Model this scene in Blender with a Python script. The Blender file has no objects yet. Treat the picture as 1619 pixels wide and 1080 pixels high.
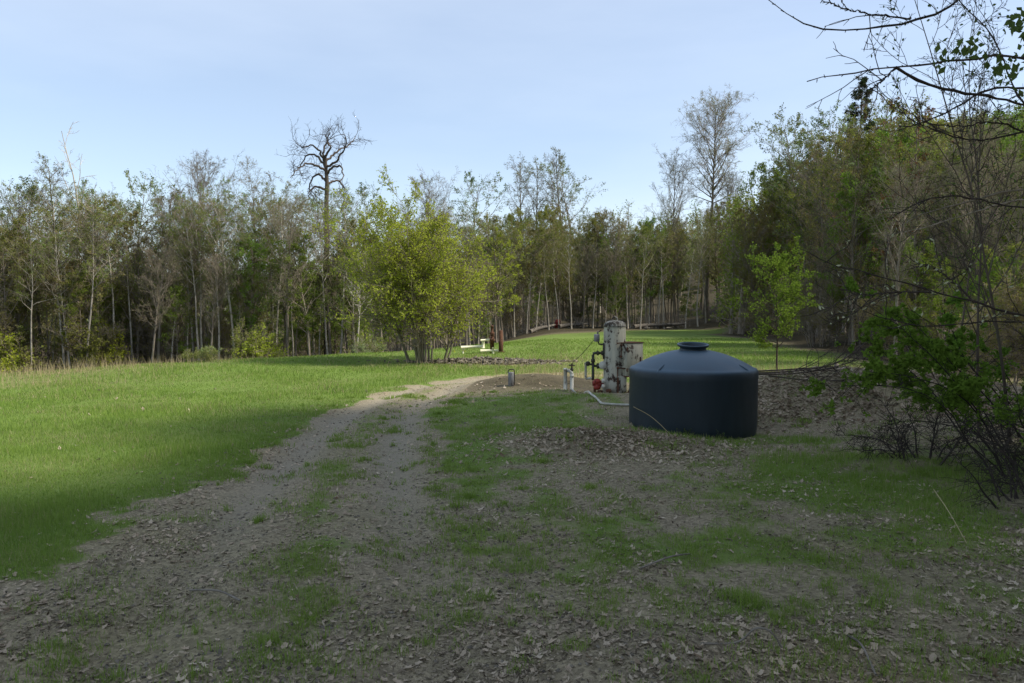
import bpy, math
import numpy as np
from mathutils import Vector, Matrix

scene = bpy.context.scene
COL = scene.collection

# ------------------------------------------------------------------ camera
CAM_H = 2.0
PITCH = math.atan(60 / 1214)
cam_d = bpy.data.cameras.new('camera')
cam_d.sensor_width = 36
cam_d.lens = 27
cam_d.clip_start = 0.05
cam_d.clip_end = 3000
cam = bpy.data.objects.new('camera', cam_d)
COL.objects.link(cam)
cam.location = (0, 0, CAM_H)
cam.rotation_euler = (math.pi / 2 - PITCH, 0, 0)
scene.camera = cam

# ------------------------------------------------------------------ light
SUN_EL = math.radians(47)
SUN_AZ = math.radians(-9)           # from +X towards +Y
world = bpy.data.worlds.new("World")
scene.world = world
world.use_nodes = True
wn = world.node_tree.nodes
wl = world.node_tree.links
wn.clear()
w_out = wn.new('ShaderNodeOutputWorld')
w_bg = wn.new('ShaderNodeBackground')
w_bg.inputs['Strength'].default_value = 0.115
sky = wn.new('ShaderNodeTexSky')
sky.sky_type = 'NISHITA'
sky.sun_disc = False
sky.sun_elevation = SUN_EL
sky.sun_rotation = math.pi / 2 - SUN_AZ
sky.altitude = 300
sky.air_density = 1.0
sky.dust_density = 1.0
sky.ozone_density = 1.5
w_tc = wn.new('ShaderNodeTexCoord')
w_map = wn.new('ShaderNodeMapping')
w_map.inputs['Scale'].default_value = (1.0, 1.0, 4.2)
w_map.inputs['Rotation'].default_value = (0.12, 0.1, 0.6)
w_no = wn.new('ShaderNodeTexNoise')
w_no.inputs['Scale'].default_value = 1.1
w_no.inputs['Detail'].default_value = 6
w_no.inputs['Roughness'].default_value = 0.52
w_rp = wn.new('ShaderNodeMapRange')
w_rp.inputs['From Min'].default_value = 0.36
w_rp.inputs['From Max'].default_value = 0.72
w_rp.inputs['To Min'].default_value = 0.26
w_rp.inputs['To Max'].default_value = 0.55
w_mx = wn.new('ShaderNodeMix')
w_mx.data_type = 'RGBA'
w_mx.inputs[7].default_value = (5.6, 6.25, 7.2, 1)      # thin high cloud
wl.new(w_tc.outputs['Generated'], w_map.inputs['Vector'])
wl.new(w_map.outputs[0], w_no.inputs['Vector'])
wl.new(w_no.outputs[0], w_rp.inputs['Value'])
wl.new(w_rp.outputs[0], w_mx.inputs[0])
wl.new(sky.outputs[0], w_mx.inputs[6])
wl.new(w_mx.outputs[2], w_bg.inputs['Color'])
wl.new(w_bg.outputs[0], w_out.inputs['Surface'])

SUN_DIR = Vector((math.cos(SUN_AZ) * math.cos(SUN_EL), math.sin(SUN_AZ) * math.cos(SUN_EL), math.sin(SUN_EL)))
sun_d = bpy.data.lights.new('sun', 'SUN')
sun_d.energy = 3.8
sun_d.angle = math.radians(4)
sun_d.color = (1.0, 0.93, 0.82)
sun = bpy.data.objects.new('sun', sun_d)
COL.objects.link(sun)
sun.rotation_euler = SUN_DIR.to_track_quat('Z', 'Y').to_euler()
sun.location = (30, 10, 40)

scene.view_settings.view_transform = 'Standard'
scene.view_settings.look = 'None'
scene.view_settings.exposure = 0.68
scene.view_settings.gamma = 1.0
scene.render.engine = 'CYCLES'
scene.cycles.max_bounces = 6
scene.cycles.diffuse_bounces = 4
scene.cycles.transparent_max_bounces = 4

# ------------------------------------------------------------------ helpers
rng = np.random.default_rng(11)


def ray(px, py):
    """direction through a pixel of the 1619x1080 photograph"""
    u, v = (px - 809.5) / 1214, (540 - py) / 1214
    c, s = math.cos(PITCH), math.sin(PITCH)
    return np.array([u, c + v * s, -s + v * c])


def at(px, py, Y):
    d = ray(px, py)
    return np.array([0, 0, CAM_H]) + d * (Y / d[1])


def _h(i, j, s):
    v = np.sin(i * 127.1 + j * 311.7 + s * 74.7) * 43758.5453
    return v - np.floor(v)


def vnoise(x, y, s=0):
    xi, yi = np.floor(x), np.floor(y)
    fx, fy = x - xi, y - yi
    fx = fx * fx * (3 - 2 * fx)
    fy = fy * fy * (3 - 2 * fy)
    a = _h(xi, yi, s) * (1 - fx) + _h(xi + 1, yi, s) * fx
    b = _h(xi, yi + 1, s) * (1 - fx) + _h(xi + 1, yi + 1, s) * fx
    return a * (1 - fy) + b * fy


def fbm(x, y, s=0, o=4):
    x, y = np.asarray(x, float), np.asarray(y, float)
    t, a, n = 0, 0.5, 0
    for k in range(o):
        t = t + a * vnoise(x * 2 ** k + 17.3 * k, y * 2 ** k - 9.1 * k, s + k)
        n += a
        a *= 0.5
    return t / n


def sst(x, a, b):
    t = np.clip((x - a) / (b - a), 0, 1)
    return t * t * (3 - 2 * t)


def resample(pts, n):
    """catmull-rom through the points, n samples evenly spaced"""
    p = np.asarray(pts, float)
    q = np.vstack([2 * p[0] - p[1], p, 2 * p[-1] - p[-2]])
    out = []
    for i in range(1, len(q) - 2):
        t = np.linspace(0, 1, 12, endpoint=False)[:, None]
        a, b, c, d = q[i - 1], q[i], q[i + 1], q[i + 2]
        out.append(0.5 * (2 * b + (c - a) * t + (2 * a - 5 * b + 4 * c - d) * t ** 2 + (3 * b - a - 3 * c + d) * t ** 3))
    out = np.vstack(out + [p[-1:]])
    s = np.r_[0, np.cumsum(np.linalg.norm(np.diff(out, axis=0), axis=1))]
    u = np.linspace(0, s[-1], n)
    return np.stack([np.interp(u, s, out[:, k]) for k in range(p.shape[1])], 1)


# ------------------------------------------------------------------ terrain
TRACK = resample([(-0.75, -6), (-0.9, 0), (-1.2, 3), (-1.45, 5), (-1.9, 7.6), (-2.3, 11), (-2.4, 14.3), (-2.15, 17),
                  (-1.4, 19.4), (0.1, 21.0), (2.5, 22.2), (7, 23.5)], 160)


def track_sd(x, y):
    """signed distance to the track's centre line (positive on its right) """
    x, y = np.asarray(x, float).ravel(), np.asarray(y, float).ravel()
    sd = np.full(x.shape, 50.0)
    near = (np.abs(x) < 14) & (y > -8) & (y < 30)
    ii = np.nonzero(near)[0]
    tg = np.gradient(TRACK, axis=0)
    for k in range(0, len(ii), 20000):
        j = ii[k:k + 20000]
        dx = x[j][:, None] - TRACK[None, :, 0]
        dy = y[j][:, None] - TRACK[None, :, 1]
        d2 = dx * dx + dy * dy
        m = d2.argmin(1)
        r = np.arange(len(j))
        cr = tg[m, 0] * dy[r, m] - tg[m, 1] * dx[r, m]
        sd[j] = np.sqrt(d2[r, m]) * np.where(cr > 0, -1, 1)
    sd[~near & (x < 0)] = -50
    return sd


def blob(x, y, cx, cy, rx, ry, a=0.0):
    c, s = math.cos(a), math.sin(a)
    dx, dy = x - cx, y - cy
    u, v = (dx * c + dy * s) / rx, (-dx * s + dy * c) / ry
    return np.exp(-(u * u + v * v))


def terrain_base(x, y):
    x, y = np.asarray(x, float), np.asarray(y, float)
    s = (x + 8) * -0.69 + (y - 29.6) * 0.73
    sp = np.where(s > 12, s, np.log1p(np.exp(np.clip(s, -30, 12) * 1.2)) / 1.2)
    sp = np.minimum(sp, 28)
    z = -0.13 * sp * sst(-x, -4, 7)
    z = z + 0.11 * np.clip(np.maximum(y - 72, 0), 0, 120) * sst(x, -45, 5)
    z = z + 0.16 * np.clip(x - 14 - 0.0 * y, 0, 60) * sst(y, 14, 40)
    z = z + 0.30 * (fbm(x * 0.11, y * 0.11, 3, 2) - 0.5) * sst(np.hypot(x, y), 9, 25)
    # spoil banks round the pad
    z = z + 0.30 * blob(x, y, 0.35, 18.6, 1.7, 0.8, 0.1) + 0.16 * blob(x, y, 1.2, 14.5, 1.9, 3.4)
    z = z + 0.20 * blob(x, y, 1.25, 10.7, 1.5, 0.65, -0.15)
    z = z + 0.72 * blob(x, y, 6.6, 14.9, 3.6, 1.25, -0.12) + 0.25 * blob(x, y, 9.5, 11.5, 3.0, 2.5)
    z = z + 0.10 * blob(x, y, 4.6, 9.3, 0.9, 0.3, 0.1)
    z = z - 0.16 * blob(x, y, 2.93, 12.4, 1.6, 1.5) * 0.6
    pad = 1 - sst(np.hypot((x - 2.45) / 1.15, (y - 16.25) / 1.0), .75, 1.35)
    z = z * (1 - pad) + 0.0 * pad
    return z


def terrain(x, y, sd=None):
    x, y = np.asarray(x, float), np.asarray(y, float)
    z = terrain_base(x, y)
    near = 1 - sst(np.hypot(x, y), 22, 40)
    z = z + near * (0.05 * (fbm(x * 0.9, y * 0.9, 5, 3) - 0.5) + 0.025 * (fbm(x * 5, y * 5, 8, 2) - 0.5))
    sd = (track_sd(x, y).reshape(x.shape) if sd is None else sd)
    rut = np.exp(-((np.abs(sd) - np.interp(y, [5, 9, 15], [.9, .68, .52])) / 0.25) ** 2)
    z = z - 0.055 * rut * near
    return z


def tz(x, y):
    return float(terrain(np.array([x]), np.array([y]))[0])


def ground(px, py):
    d = ray(px, py)
    t = 2.0
    Y = np.linspace(2, 140, 6000)
    X = d[0] / d[1] * Y
    Z = CAM_H + d[2] / d[1] * Y
    g = terrain_base(X, Y)
    k = np.nonzero(Z < g)[0]
    k = k[0] if len(k) else -1
    return X[k], Y[k]


def in_wood(x, y):
    """0..1: floor of the wood rather than meadow"""
    x, y = np.asarray(x, float), np.asarray(y, float)
    s = (x + 8) * -0.69 + (y - 29.6) * 0.73
    left = sst(s, 3.0, 9) * sst(-x, -2, 4)
    n = 5 * (fbm(x * 0.15, y * 0.15, 21, 3) - 0.5)
    mid = sst(y + n - (49 + np.clip(x, -5, 40) * 0.8), -2, 3)
    right = sst(x + n - (8.5 + 0.10 * y + 3.0 * sst(-y, -26, -16)), -1.5, 1.5) * sst(y, 5, 10)
    return np.clip(np.maximum(np.maximum(left, mid), right), 0, 1)


def grass_cover(x, y, sd):
    n = fbm(x * 0.8, y * 0.8, 31, 4)
    n2 = fbm(x * 2.7, y * 2.7, 37, 3)
    nn = (n - 0.5) * 1.2 + (n2 - 0.5) * 1.1
    half = 0.80 + 0.4 * sst(-y, -9, -3) + 0.5 * sst(-y, -5, -2)
    halfl = np.interp(y, [4, 5.4, 6, 8.4, 11, 15], [2.6, 2.1, 1.72, 1.36, 1.0, .78])
    e = np.abs(sd) - half
    left = sst(-sd - halfl + nn * 0.9, -0.1, 0.35)
    # the verge between track and pad
    v = 0.27 + 0.55 * blob(x, y, -0.55, 9.6, 0.75, 1.9, 0.2) + 0.45 * blob(x, y, 0.3, 13.2, 1.6, 2.6)
    v = v + 0.8 * blob(x, y, 2.6, 11.2, 1.9, 0.55) + 0.65 * blob(x, y, 4.2, 9.6, 2.6, 0.7, -0.25)
    v = v + 0.5 * blob(x, y, 3.7, 7.9, 1.6, 0.8, -0.3) + 0.6 * blob(x, y, 1.55, 5.0, 0.28, 0.2)
    v = v + 0.3 * blob(x, y, 0.4, 6.3, 1.2, 0.8)
    v = v - 0.75 * blob(x, y, 1.25, 10.5, 1.35, 0.62, -0.15) - 0.9 * blob(x, y, 6.3, 13.6, 3.2, 2.0, -0.12)
    v = v - 0.8 * blob(x, y, 0.4, 18.4, 1.8, 0.8, 0.1) - 0.5 * blob(x, y, 4.6, 9.2, 0.8, 0.25, 0.1)
    v = v - 0.25 * blob(x, y, 2.5, 3.8, 2.5, 1.2)
    v = np.clip(v + nn * 0.8, 0, 1)
    right = sst(sd - half + nn * 0.7, -0.05, 0.5) * v
    strip = 0.34 * np.exp(-(sd / 0.24) ** 2) * sst(y, 4, 8) + 0.16 * np.exp(-(sd / 0.3) ** 2) + 0.14
    hh = np.where(sd < 0, halfl, half)
    on = np.clip(strip + nn * 0.7 - 0.14, 0, 1) * (1 - sst(np.abs(sd), hh - 0.2, hh + 0.2))
    far = sst(y, 17.8, 20.5)
    g = np.where(sd < 0, left, right)
    g = np.maximum(g, on * 0.9)
    fg = np.clip(0.93 + nn * 0.25, 0, 1) * sst(np.abs(sd) - 0.9 + nn * 0.9, -0.3, 0.5)
    fg = np.maximum(fg, 0.25 + nn) * (1 - 0.8 * blob(x, y, 0.5, 18.4, 2.0, 0.9, 0.1))
    fg = fg * (1 - 0.85 * blob(x, y, -0.6, 26.8, 3.4, 0.55, -0.05))
    g = g * (1 - far) + np.clip(fg, 0, 1) * far
    g = g * (1 - in_wood(x, y))
    return np.clip(g, 0, 1)


# ------------------------------------------------------------------ mesh building
class Geo:
    def __init__(self):
        self.v, self.f, self.n = [], [], 0
        self.rnd = []

    def add(self, verts, faces, mat=0, rnd=None):
        """faces: int array (F, k)"""
        verts = np.asarray(verts, np.float32).reshape(-1, 3)
        faces = np.asarray(faces, np.int32)
        self.f.append((faces + self.n, mat))
        self.v.append(verts)
        self.rnd.append(np.full(len(verts), 0.5, np.float32) if rnd is None else np.asarray(rnd, np.float32))
        self.n += len(verts)
        return self

    def build_mesh(self, name, mats, smooth=True, rnd=False):
        me = bpy.data.meshes.new(name)
        v = np.concatenate(self.v)
        loops = np.concatenate([f.ravel() for f, m in self.f])
        tot = np.concatenate([np.full(len(f), f.shape[1], np.int32) for f, m in self.f])
        mi = np.concatenate([np.full(len(f), m, np.int32) for f, m in self.f])
        st = np.r_[0, np.cumsum(tot)[:-1]].astype(np.int32)
        me.vertices.add(len(v))
        me.vertices.foreach_set('co', v.ravel())
        me.loops.add(len(loops))
        me.loops.foreach_set('vertex_index', loops.astype(np.int32))
        me.polygons.add(len(tot))
        me.polygons.foreach_set('loop_start', st)
        me.polygons.foreach_set('loop_total', tot)
        me.polygons.foreach_set('material_index', mi)
        me.polygons.foreach_set('use_smooth', np.full(len(tot), smooth, bool))
        if rnd:
            a = me.attributes.new('rnd', 'FLOAT', 'POINT')
            a.data.foreach_set('value', np.concatenate(self.rnd))
        for m in (mats if isinstance(mats, (list, tuple)) else [mats]):
            me.materials.append(m)
        me.update()
        return me

    def build(self, name, mats, parent=None, smooth=True, rnd=False, loc=None):
        o = bpy.data.objects.new(name, self.build_mesh(name, mats, smooth, rnd))
        COL.objects.link(o)
        if parent is not None:
            o.parent = parent
        if loc is not None:
            o.location = loc
        return o


def tag(o, label=None, cat=None, group=None, kind=None):
    for k, v in (('label', label), ('category', cat), ('group', group), ('kind', kind)):
        if v:
            o[k] = v
    return o


def empty(name, loc, label, cat, group=None, rz=0.0, scale=1.0):
    o = bpy.data.objects.new(name, None)
    o.empty_display_size = 0.2
    COL.objects.link(o)
    o.location = loc
    o.rotation_euler = (0, 0, rz)
    o.scale = (scale,) * 3
    return tag(o, label, cat, group)


def tubes(P, R, S, cap=False):
    """P (N,K,3), R (N,K): N tubes of S sides -> verts, quads"""
    P = np.asarray(P, float)
    N, K, _ = P.shape
    T = np.gradient(P, axis=1)
    T /= np.linalg.norm(T, axis=2, keepdims=True) + 1e-12
    mean = T.mean(1)
    ref = np.where(np.abs(mean[:, 2:3]) > 0.8, np.array([[1.0, 0.13, 0]]), np.array([[0.07, 0.05, 1.0]]))
    A = np.cross(T, ref[:, None, :])
    A /= np.linalg.norm(A, axis=2, keepdims=True) + 1e-12
    B = np.cross(T, A)
    th = np.arange(S) * 2 * np.pi / S
    V = P[:, :, None, :] + R[:, :, None, None] * (A[:, :, None, :] * np.cos(th)[None, None, :, None] + B[:, :, None, :] * np.sin(th)[None, None, :, None])
    i = (np.arange(N) * K * S)[:, None, None] + (np.arange(K - 1) * S)[None, :, None] + np.arange(S)[None, None, :]
    j = (np.arange(N) * K * S)[:, None, None] + (np.arange(K - 1) * S)[None, :, None] + ((np.arange(S) + 1) % S)[None, None, :]
    F = np.stack([i, j, j + S, i + S], -1).reshape(-1, 4)
    return V.reshape(-1, 3), F


def add_tube(g, pts, r, S=12, mat=0, n=None, cap=True):
    """one solid pipe along a polyline"""
    p = np.asarray(pts, float)
    if n:
        p = resample(p, n)
    K = len(p)
    rr = np.full(K, r, float) if np.isscalar(r) else np.interp(np.linspace(0, 1, K), np.linspace(0, 1, len(r)), r)
    V, F = tubes(p[None], rr[None], S)
    base = g.n
    g.add(V, F, mat)
    if cap:
        g.f.append((np.arange(S, dtype=np.int32)[None, :] + base, mat))
        g.f.append((np.arange(S, dtype=np.int32)[None, ::-1] + base + (K - 1) * S, mat))
    return g


def add_lathe(g, prof, S=32, c=(0, 0, 0), mat=0, axis='z', cap=True):
    prof = np.asarray(prof, float)
    th = np.arange(S) * 2 * np.pi / S
    V = np.stack([prof[:, 0][:, None] * np.cos(th), prof[:, 0][:, None] * np.sin(th), np.repeat(prof[:, 1][:, None], S, 1)], -1)
    if axis == 'x':
        V = V[..., [2, 0, 1]]
    if axis == 'y':
        V = V[..., [1, 2, 0]]
    V = V.reshape(-1, 3) + np.asarray(c, float)
    K = len(prof)
    i = (np.arange(K - 1) * S)[:, None] + np.arange(S)[None]
    j = (np.arange(K - 1) * S)[:, None] + ((np.arange(S) + 1) % S)[None]
    base = g.n
    g.add(V, np.stack([i, j, j + S, i + S], -1).reshape(-1, 4), mat)
    if cap:
        g.f.append((np.arange(S, dtype=np.int32)[None, ::-1] + base, mat))
        g.f.append((np.arange(S, dtype=np.int32)[None, :] + base + (K - 1) * S, mat))
    return g


def add_box(g, c, size, rz=0.0, mat=0, bev=0.012):
    """box with chamfered edges"""
    x, y, z = np.asarray(size, float) / 2
    b = min(bev, x * 0.45, y * 0.45, z * 0.45)
    prof = [(x - b, y - b, -z), (x, y, -z + b), (x, y, z - b), (x - b, y - b, z)]
    V = []
    for (a, d, h) in prof:
        cb = b if a == x else b * 0.6
        V += [(a, -d + cb, h), (a, d - cb, h), (a - cb, d, h), (-a + cb, d, h), (-a, d - cb, h), (-a, -d + cb, h), (-a + cb, -d, h), (a - cb, -d, h)]
    V = np.array(V)
    cs, sn = math.cos(rz), math.sin(rz)
    V = np.stack([V[:, 0] * cs - V[:, 1] * sn, V[:, 0] * sn + V[:, 1] * cs, V[:, 2]], 1) + np.asarray(c, float)
    i = (np.arange(3) * 8)[:, None] + np.arange(8)[None]
    j = (np.arange(3) * 8)[:, None] + ((np.arange(8) + 1) % 8)[None]
    base = g.n
    g.add(V, np.stack([i, j, j + 8, i + 8], -1).reshape(-1, 4), mat)
    g.f.append((np.arange(8, dtype=np.int32)[None, ::-1] + base, mat))
    g.f.append((np.arange(8, dtype=np.int32)[None] + base + 24, mat))
    return g


def add_ring(g, c, R, r, axis='z', S=24, s=8, mat=0):
    th = np.arange(S + 1) * 2 * np.pi / S
    p = np.stack([R * np.cos(th), R * np.sin(th), 0 * th], 1)
    if axis == 'x':
        p = p[:, [2, 0, 1]]
    if axis == 'y':
        p = p[:, [0, 2, 1]]
    return add_tube(g, p + np.asarray(c, float), r, s, mat, cap=False)


# ------------------------------------------------------------------ materials
class NT:
    def __init__(self, name):
        self.m = bpy.data.materials.new(name)
        self.m.use_nodes = True
        self.t = self.m.node_tree
        self.t.nodes.clear()
        self.out = self.n('ShaderNodeOutputMaterial')

    def n(self, typ, **kw):
        nd = self.t.nodes.new(typ)
        for k, v in kw.items():
            if k in nd.inputs.keys():
                self.set(nd.inputs[k], v)
            else:
                setattr(nd, k, v)
        return nd

    def set(self, sock, v):
        if isinstance(v, bpy.types.NodeSocket):
            self.t.links.new(v, sock)
        elif isinstance(v, (tuple, list)) and len(v) == 3 and sock.type == 'RGBA':
            sock.default_value = (*v, 1)
        else:
            sock.default_value = v

    def coord(self, kind='Object', scale=(1, 1, 1)):
        c = self.n('ShaderNodeTexCoord')
        mp = self.n('ShaderNodeMapping', Scale=scale)
        self.t.links.new(c.outputs[kind], mp.inputs[0])
        return mp.outputs[0]

    def noise(self, vec, scale, detail=4, rough=0.55, dist=0.0):
        return self.n('ShaderNodeTexNoise', Vector=vec, Scale=scale, Detail=detail, Roughness=rough, Distortion=dist).outputs[0]

    def attr(self, name):
        return self.n('ShaderNodeAttribute', attribute_name=name).outputs['Fac']

    def rmap(self, v, a, b, c=0.0, d=1.0):
        nd = self.n('ShaderNodeMapRange')
        for i, x in enumerate((v, a, b, c, d)):
            self.set(nd.inputs[i], x)
        return nd.outputs[0]

    def mix(self, f, a, b, typ='MIX'):
        nd = self.n('ShaderNodeMix', data_type='RGBA', blend_type=typ)
        self.set(nd.inputs[0], f)
        self.set(nd.inputs[6], a)
        self.set(nd.inputs[7], b)
        return nd.outputs[2]

    def math(self, op, a, b=0.0, c=None):
        nd = self.n('ShaderNodeMath', operation=op)
        self.set(nd.inputs[0], a)
        self.set(nd.inputs[1], b)
        if c is not None:
            self.set(nd.inputs[2], c)
        return nd.outputs[0]

    def bump(self, h, strength=0.5, dist=0.02):
        return self.n('ShaderNodeBump', Height=h, Strength=strength, Distance=dist).outputs[0]

    def pbr(self, col, rough=0.8, metal=0.0, normal=None, spec=0.3):
        b = self.n('ShaderNodeBsdfPrincipled')
        self.set(b.inputs['Base Color'], col)
        self.set(b.inputs['Roughness'], rough)
        self.set(b.inputs['Metallic'], metal)
        self.set(b.inputs['Specular IOR Level'], spec)
        if normal is not None:
            self.set(b.inputs['Normal'], normal)
        self.t.links.new(b.outputs[0], self.out.inputs[0])
        return self.m


def leaf_mat(name, c1, c2, c3=None, trans=0.42):
    t = NT(name)
    r = t.attr('rnd')
    big = t.noise(t.coord('Object'), 0.9, 2)
    col = t.mix(r, c1, c2)
    col = t.mix(t.rmap(big, 0.35, 0.65), col, t.mix(r, c2, c3 or c1))
    oi = t.n('ShaderNodeObjectInfo').outputs['Random']
    hv = t.n('ShaderNodeHueSaturation', Color=col)
    t.set(hv.inputs['Hue'], t.rmap(oi, 0, 1, 0.485, 0.515))
    t.set(hv.inputs['Value'], t.rmap(oi, 0, 1, 0.85, 1.2))
    d = t.n('ShaderNodeBsdfDiffuse', Color=hv.outputs[0])
    tr = t.n('ShaderNodeBsdfTranslucent', Color=hv.outputs[0])
    mx = t.n('ShaderNodeMixShader')
    mx.inputs[0].default_value = trans
    t.t.links.new(d.outputs[0], mx.inputs[1])
    t.t.links.new(tr.outputs[0], mx.inputs[2])
    t.t.links.new(mx.outputs[0], t.out.inputs[0])
    return t.m


def bark_mat(name, c1, c2, c3):
    t = NT(name)
    v = t.coord('Object', (1, 1, 0.18))
    n1 = t.noise(v, 9, 5, 0.65)
    n2 = t.noise(t.coord('Object'), 1.7, 3)
    col = t.mix(t.rmap(n1, 0.3, 0.7), c1, c2)
    col = t.mix(t.rmap(n2, 0.5, 0.7), col, c3)
    oi = t.n('ShaderNodeObjectInfo').outputs['Random']
    hv = t.n('ShaderNodeHueSaturation', Color=col)
    t.set(hv.inputs['Value'], t.rmap(oi, 0, 1, 0.7, 1.25))
    return t.pbr(hv.outputs[0], 0.92, normal=t.bump(n1, 0.7, 0.03), spec=0.15)

M = {}
M['bark'] = bark_mat('grey_bark', (0.15, 0.125, 0.095), (0.29, 0.25, 0.20), (0.14, 0.14, 0.08))
M['pale_bark'] = bark_mat('pale_bark', (0.32, 0.28, 0.22), (0.52, 0.48, 0.40), (0.18, 0.17, 0.12))
M['dark_bark'] = bark_mat('dark_bark', (0.065, 0.05, 0.04), (0.125, 0.10, 0.08), (0.08, 0.075, 0.05))
M['twig'] = bark_mat('twig_bark', (0.18, 0.145, 0.11), (0.29, 0.24, 0.185), (0.17, 0.14, 0.09))
M['dark_twig'] = bark_mat('dark_twig_bark', (0.03, 0.024, 0.022), (0.06, 0.048, 0.042), (0.045, 0.04, 0.03))
M['olive'] = leaf_mat('olive_leaves', (0.14, 0.175, 0.03), (0.24, 0.27, 0.06), (0.18, 0.185, 0.045))
M['green'] = leaf_mat('fresh_green_leaves', (0.10, 0.17, 0.02), (0.19, 0.27, 0.04), (0.13, 0.20, 0.025))
M['lime'] = leaf_mat('yellow_green_leaves', (0.30, 0.38, 0.03), (0.44, 0.50, 0.06), (0.26, 0.36, 0.03), 0.5)
M['rust'] = leaf_mat('russet_buds', (0.17, 0.075, 0.035), (0.22, 0.12, 0.05), (0.15, 0.09, 0.035))
M['brown'] = leaf_mat('brownish_young_leaves', (0.185, 0.175, 0.055), (0.26, 0.24, 0.085), (0.19, 0.155, 0.055))
M['pale'] = leaf_mat('pale_young_leaves', (0.17, 0.23, 0.085), (0.28, 0.34, 0.15), (0.19, 0.22, 0.10))
M['clump_leaf'] = leaf_mat('bright_yellow_green_leaves', (0.32, 0.42, 0.035), (0.46, 0.55, 0.08), (0.28, 0.40, 0.035), 0.5)
M['dark'] = leaf_mat('dark_leaves', (0.07, 0.11, 0.03), (0.12, 0.165, 0.05), (0.08, 0.115, 0.035))
M['needle'] = leaf_mat('spruce_needles', (0.025, 0.045, 0.022), (0.045, 0.07, 0.03), (0.03, 0.05, 0.02), 0.1)
M['bush_leaf'] = leaf_mat('bush_leaves', (0.09, 0.18, 0.02), (0.18, 0.30, 0.05), (0.11, 0.20, 0.025), 0.45)
M['bud'] = leaf_mat('pale_opening_buds', (0.30, 0.32, 0.20), (0.42, 0.42, 0.28), (0.34, 0.33, 0.22), 0.3)
M['grass'] = leaf_mat('grass_blades', (0.12, 0.215, 0.036), (0.25, 0.345, 0.078), (0.16, 0.26, 0.043), 0.4)
M['straw'] = leaf_mat('dry_straw', (0.33, 0.27, 0.15), (0.45, 0.39, 0.23), (0.27, 0.24, 0.11), 0.25)
M['litter'] = leaf_mat('dead_oak_leaves', (0.15, 0.105, 0.06), (0.62, 0.54, 0.40), (0.40, 0.31, 0.20), 0.12)

# ground
t = NT('meadow_and_dirt')
vo = t.coord('Object')
fine = t.noise(vo, 55, 5, 0.7)
mid = t.noise(vo, 7, 5, 0.65)
bigm = t.noise(vo, 0.55, 4, 0.6)
vor = t.n('ShaderNodeSeparateColor', Color=t.n('ShaderNodeTexVoronoi', Vector=vo, Scale=34.0).outputs['Color']).outputs[0]
vor = t.mix(t.rmap(vor, 0, 1, .15, .85), (0, 0, 0), (1, 1, 1))
dirt = t.mix(t.rmap(fine, 0.3, 0.7), (0.135, 0.108, 0.066), (0.40, 0.34, 0.23))
dirt = t.mix(t.rmap(mid, 0.35, 0.65), dirt, (0.255, 0.213, 0.14))
dirt = t.mix(t.math('MULTIPLY', t.rmap(bigm, 0.4, 0.65), 0.3), dirt, (0.16, 0.16, 0.062))
dirt = t.mix(0.4, dirt, vor, 'OVERLAY')
dust = t.mix(t.rmap(fine, 0.3, 0.7), (0.185, 0.16, 0.115), (0.37, 0.33, 0.25))
soil = t.mix(t.attr('track'), dirt, dust)
grs = t.mix(t.rmap(fine, 0.3, 0.7), (0.09, 0.155, 0.03), (0.19, 0.255, 0.06))
grs = t.mix(t.rmap(bigm, 0.42, 0.62), grs, t.mix(t.rmap(mid, 0.3, 0.7), (0.12, 0.18, 0.035), (0.16, 0.19, 0.06)))
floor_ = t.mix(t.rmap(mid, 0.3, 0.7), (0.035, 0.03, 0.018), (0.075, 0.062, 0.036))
g = t.math('MULTIPLY_ADD', t.math('SUBTRACT', fine, 0.5), 0.9, t.attr('grass'))
col = t.mix(t.rmap(g, 0.35, 0.65), soil, grs)
dry = t.math('MULTIPLY_ADD', t.math('SUBTRACT', mid, 0.5), 0.9, t.attr('dry'))
col = t.mix(t.rmap(dry, 0.3, 0.8), col, t.mix(t.rmap(fine, 0.3, 0.7), (0.17, 0.16, 0.06), (0.33, 0.28, 0.15)))
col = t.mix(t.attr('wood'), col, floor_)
hgt = t.math('ADD', t.math('MULTIPLY', fine, 0.6), mid)
M['ground'] = t.pbr(col, 0.95, normal=t.bump(hgt, 0.8, 0.03), spec=0.1)


def axis_steps(lims, steps):
    out = [lims[0]]
    for a, b, s0, s1 in steps:
        n = max(2, int(2 * (b - a) / (s0 + s1)))
        u = np.linspace(0, 1, n + 1)[1:]
        w = s0 * u + (s1 - s0) * u * u / 2
        out += list(a + (b - a) * w / w[-1])
    return np.array(out)


ys = axis_steps([-60], [(-60, 1.5, 8, 0.12), (1.5, 14, 0.045, 0.075), (14, 30, 0.085, 0.3), (30, 110, 0.35, 3), (110, 700, 4, 50)])
xp = axis_steps([0], [(0, 7, 0.05, 0.06), (7, 20, 0.08, 0.4), (20, 110, 0.5, 3), (110, 600, 4, 50)])
xs = np.r_[-xp[:0:-1], xp]
GX, GY = np.meshgrid(xs, ys)
SD = track_sd(GX, GY).reshape(GX.shape)
GZ = terrain(GX, GY, SD)
WOOD = in_wood(GX, GY)
GR = grass_cover(GX.ravel(), GY.ravel(), SD.ravel())
s_ = (GX + 8) * -0.69 + (GY - 29.6) * 0.73


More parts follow.
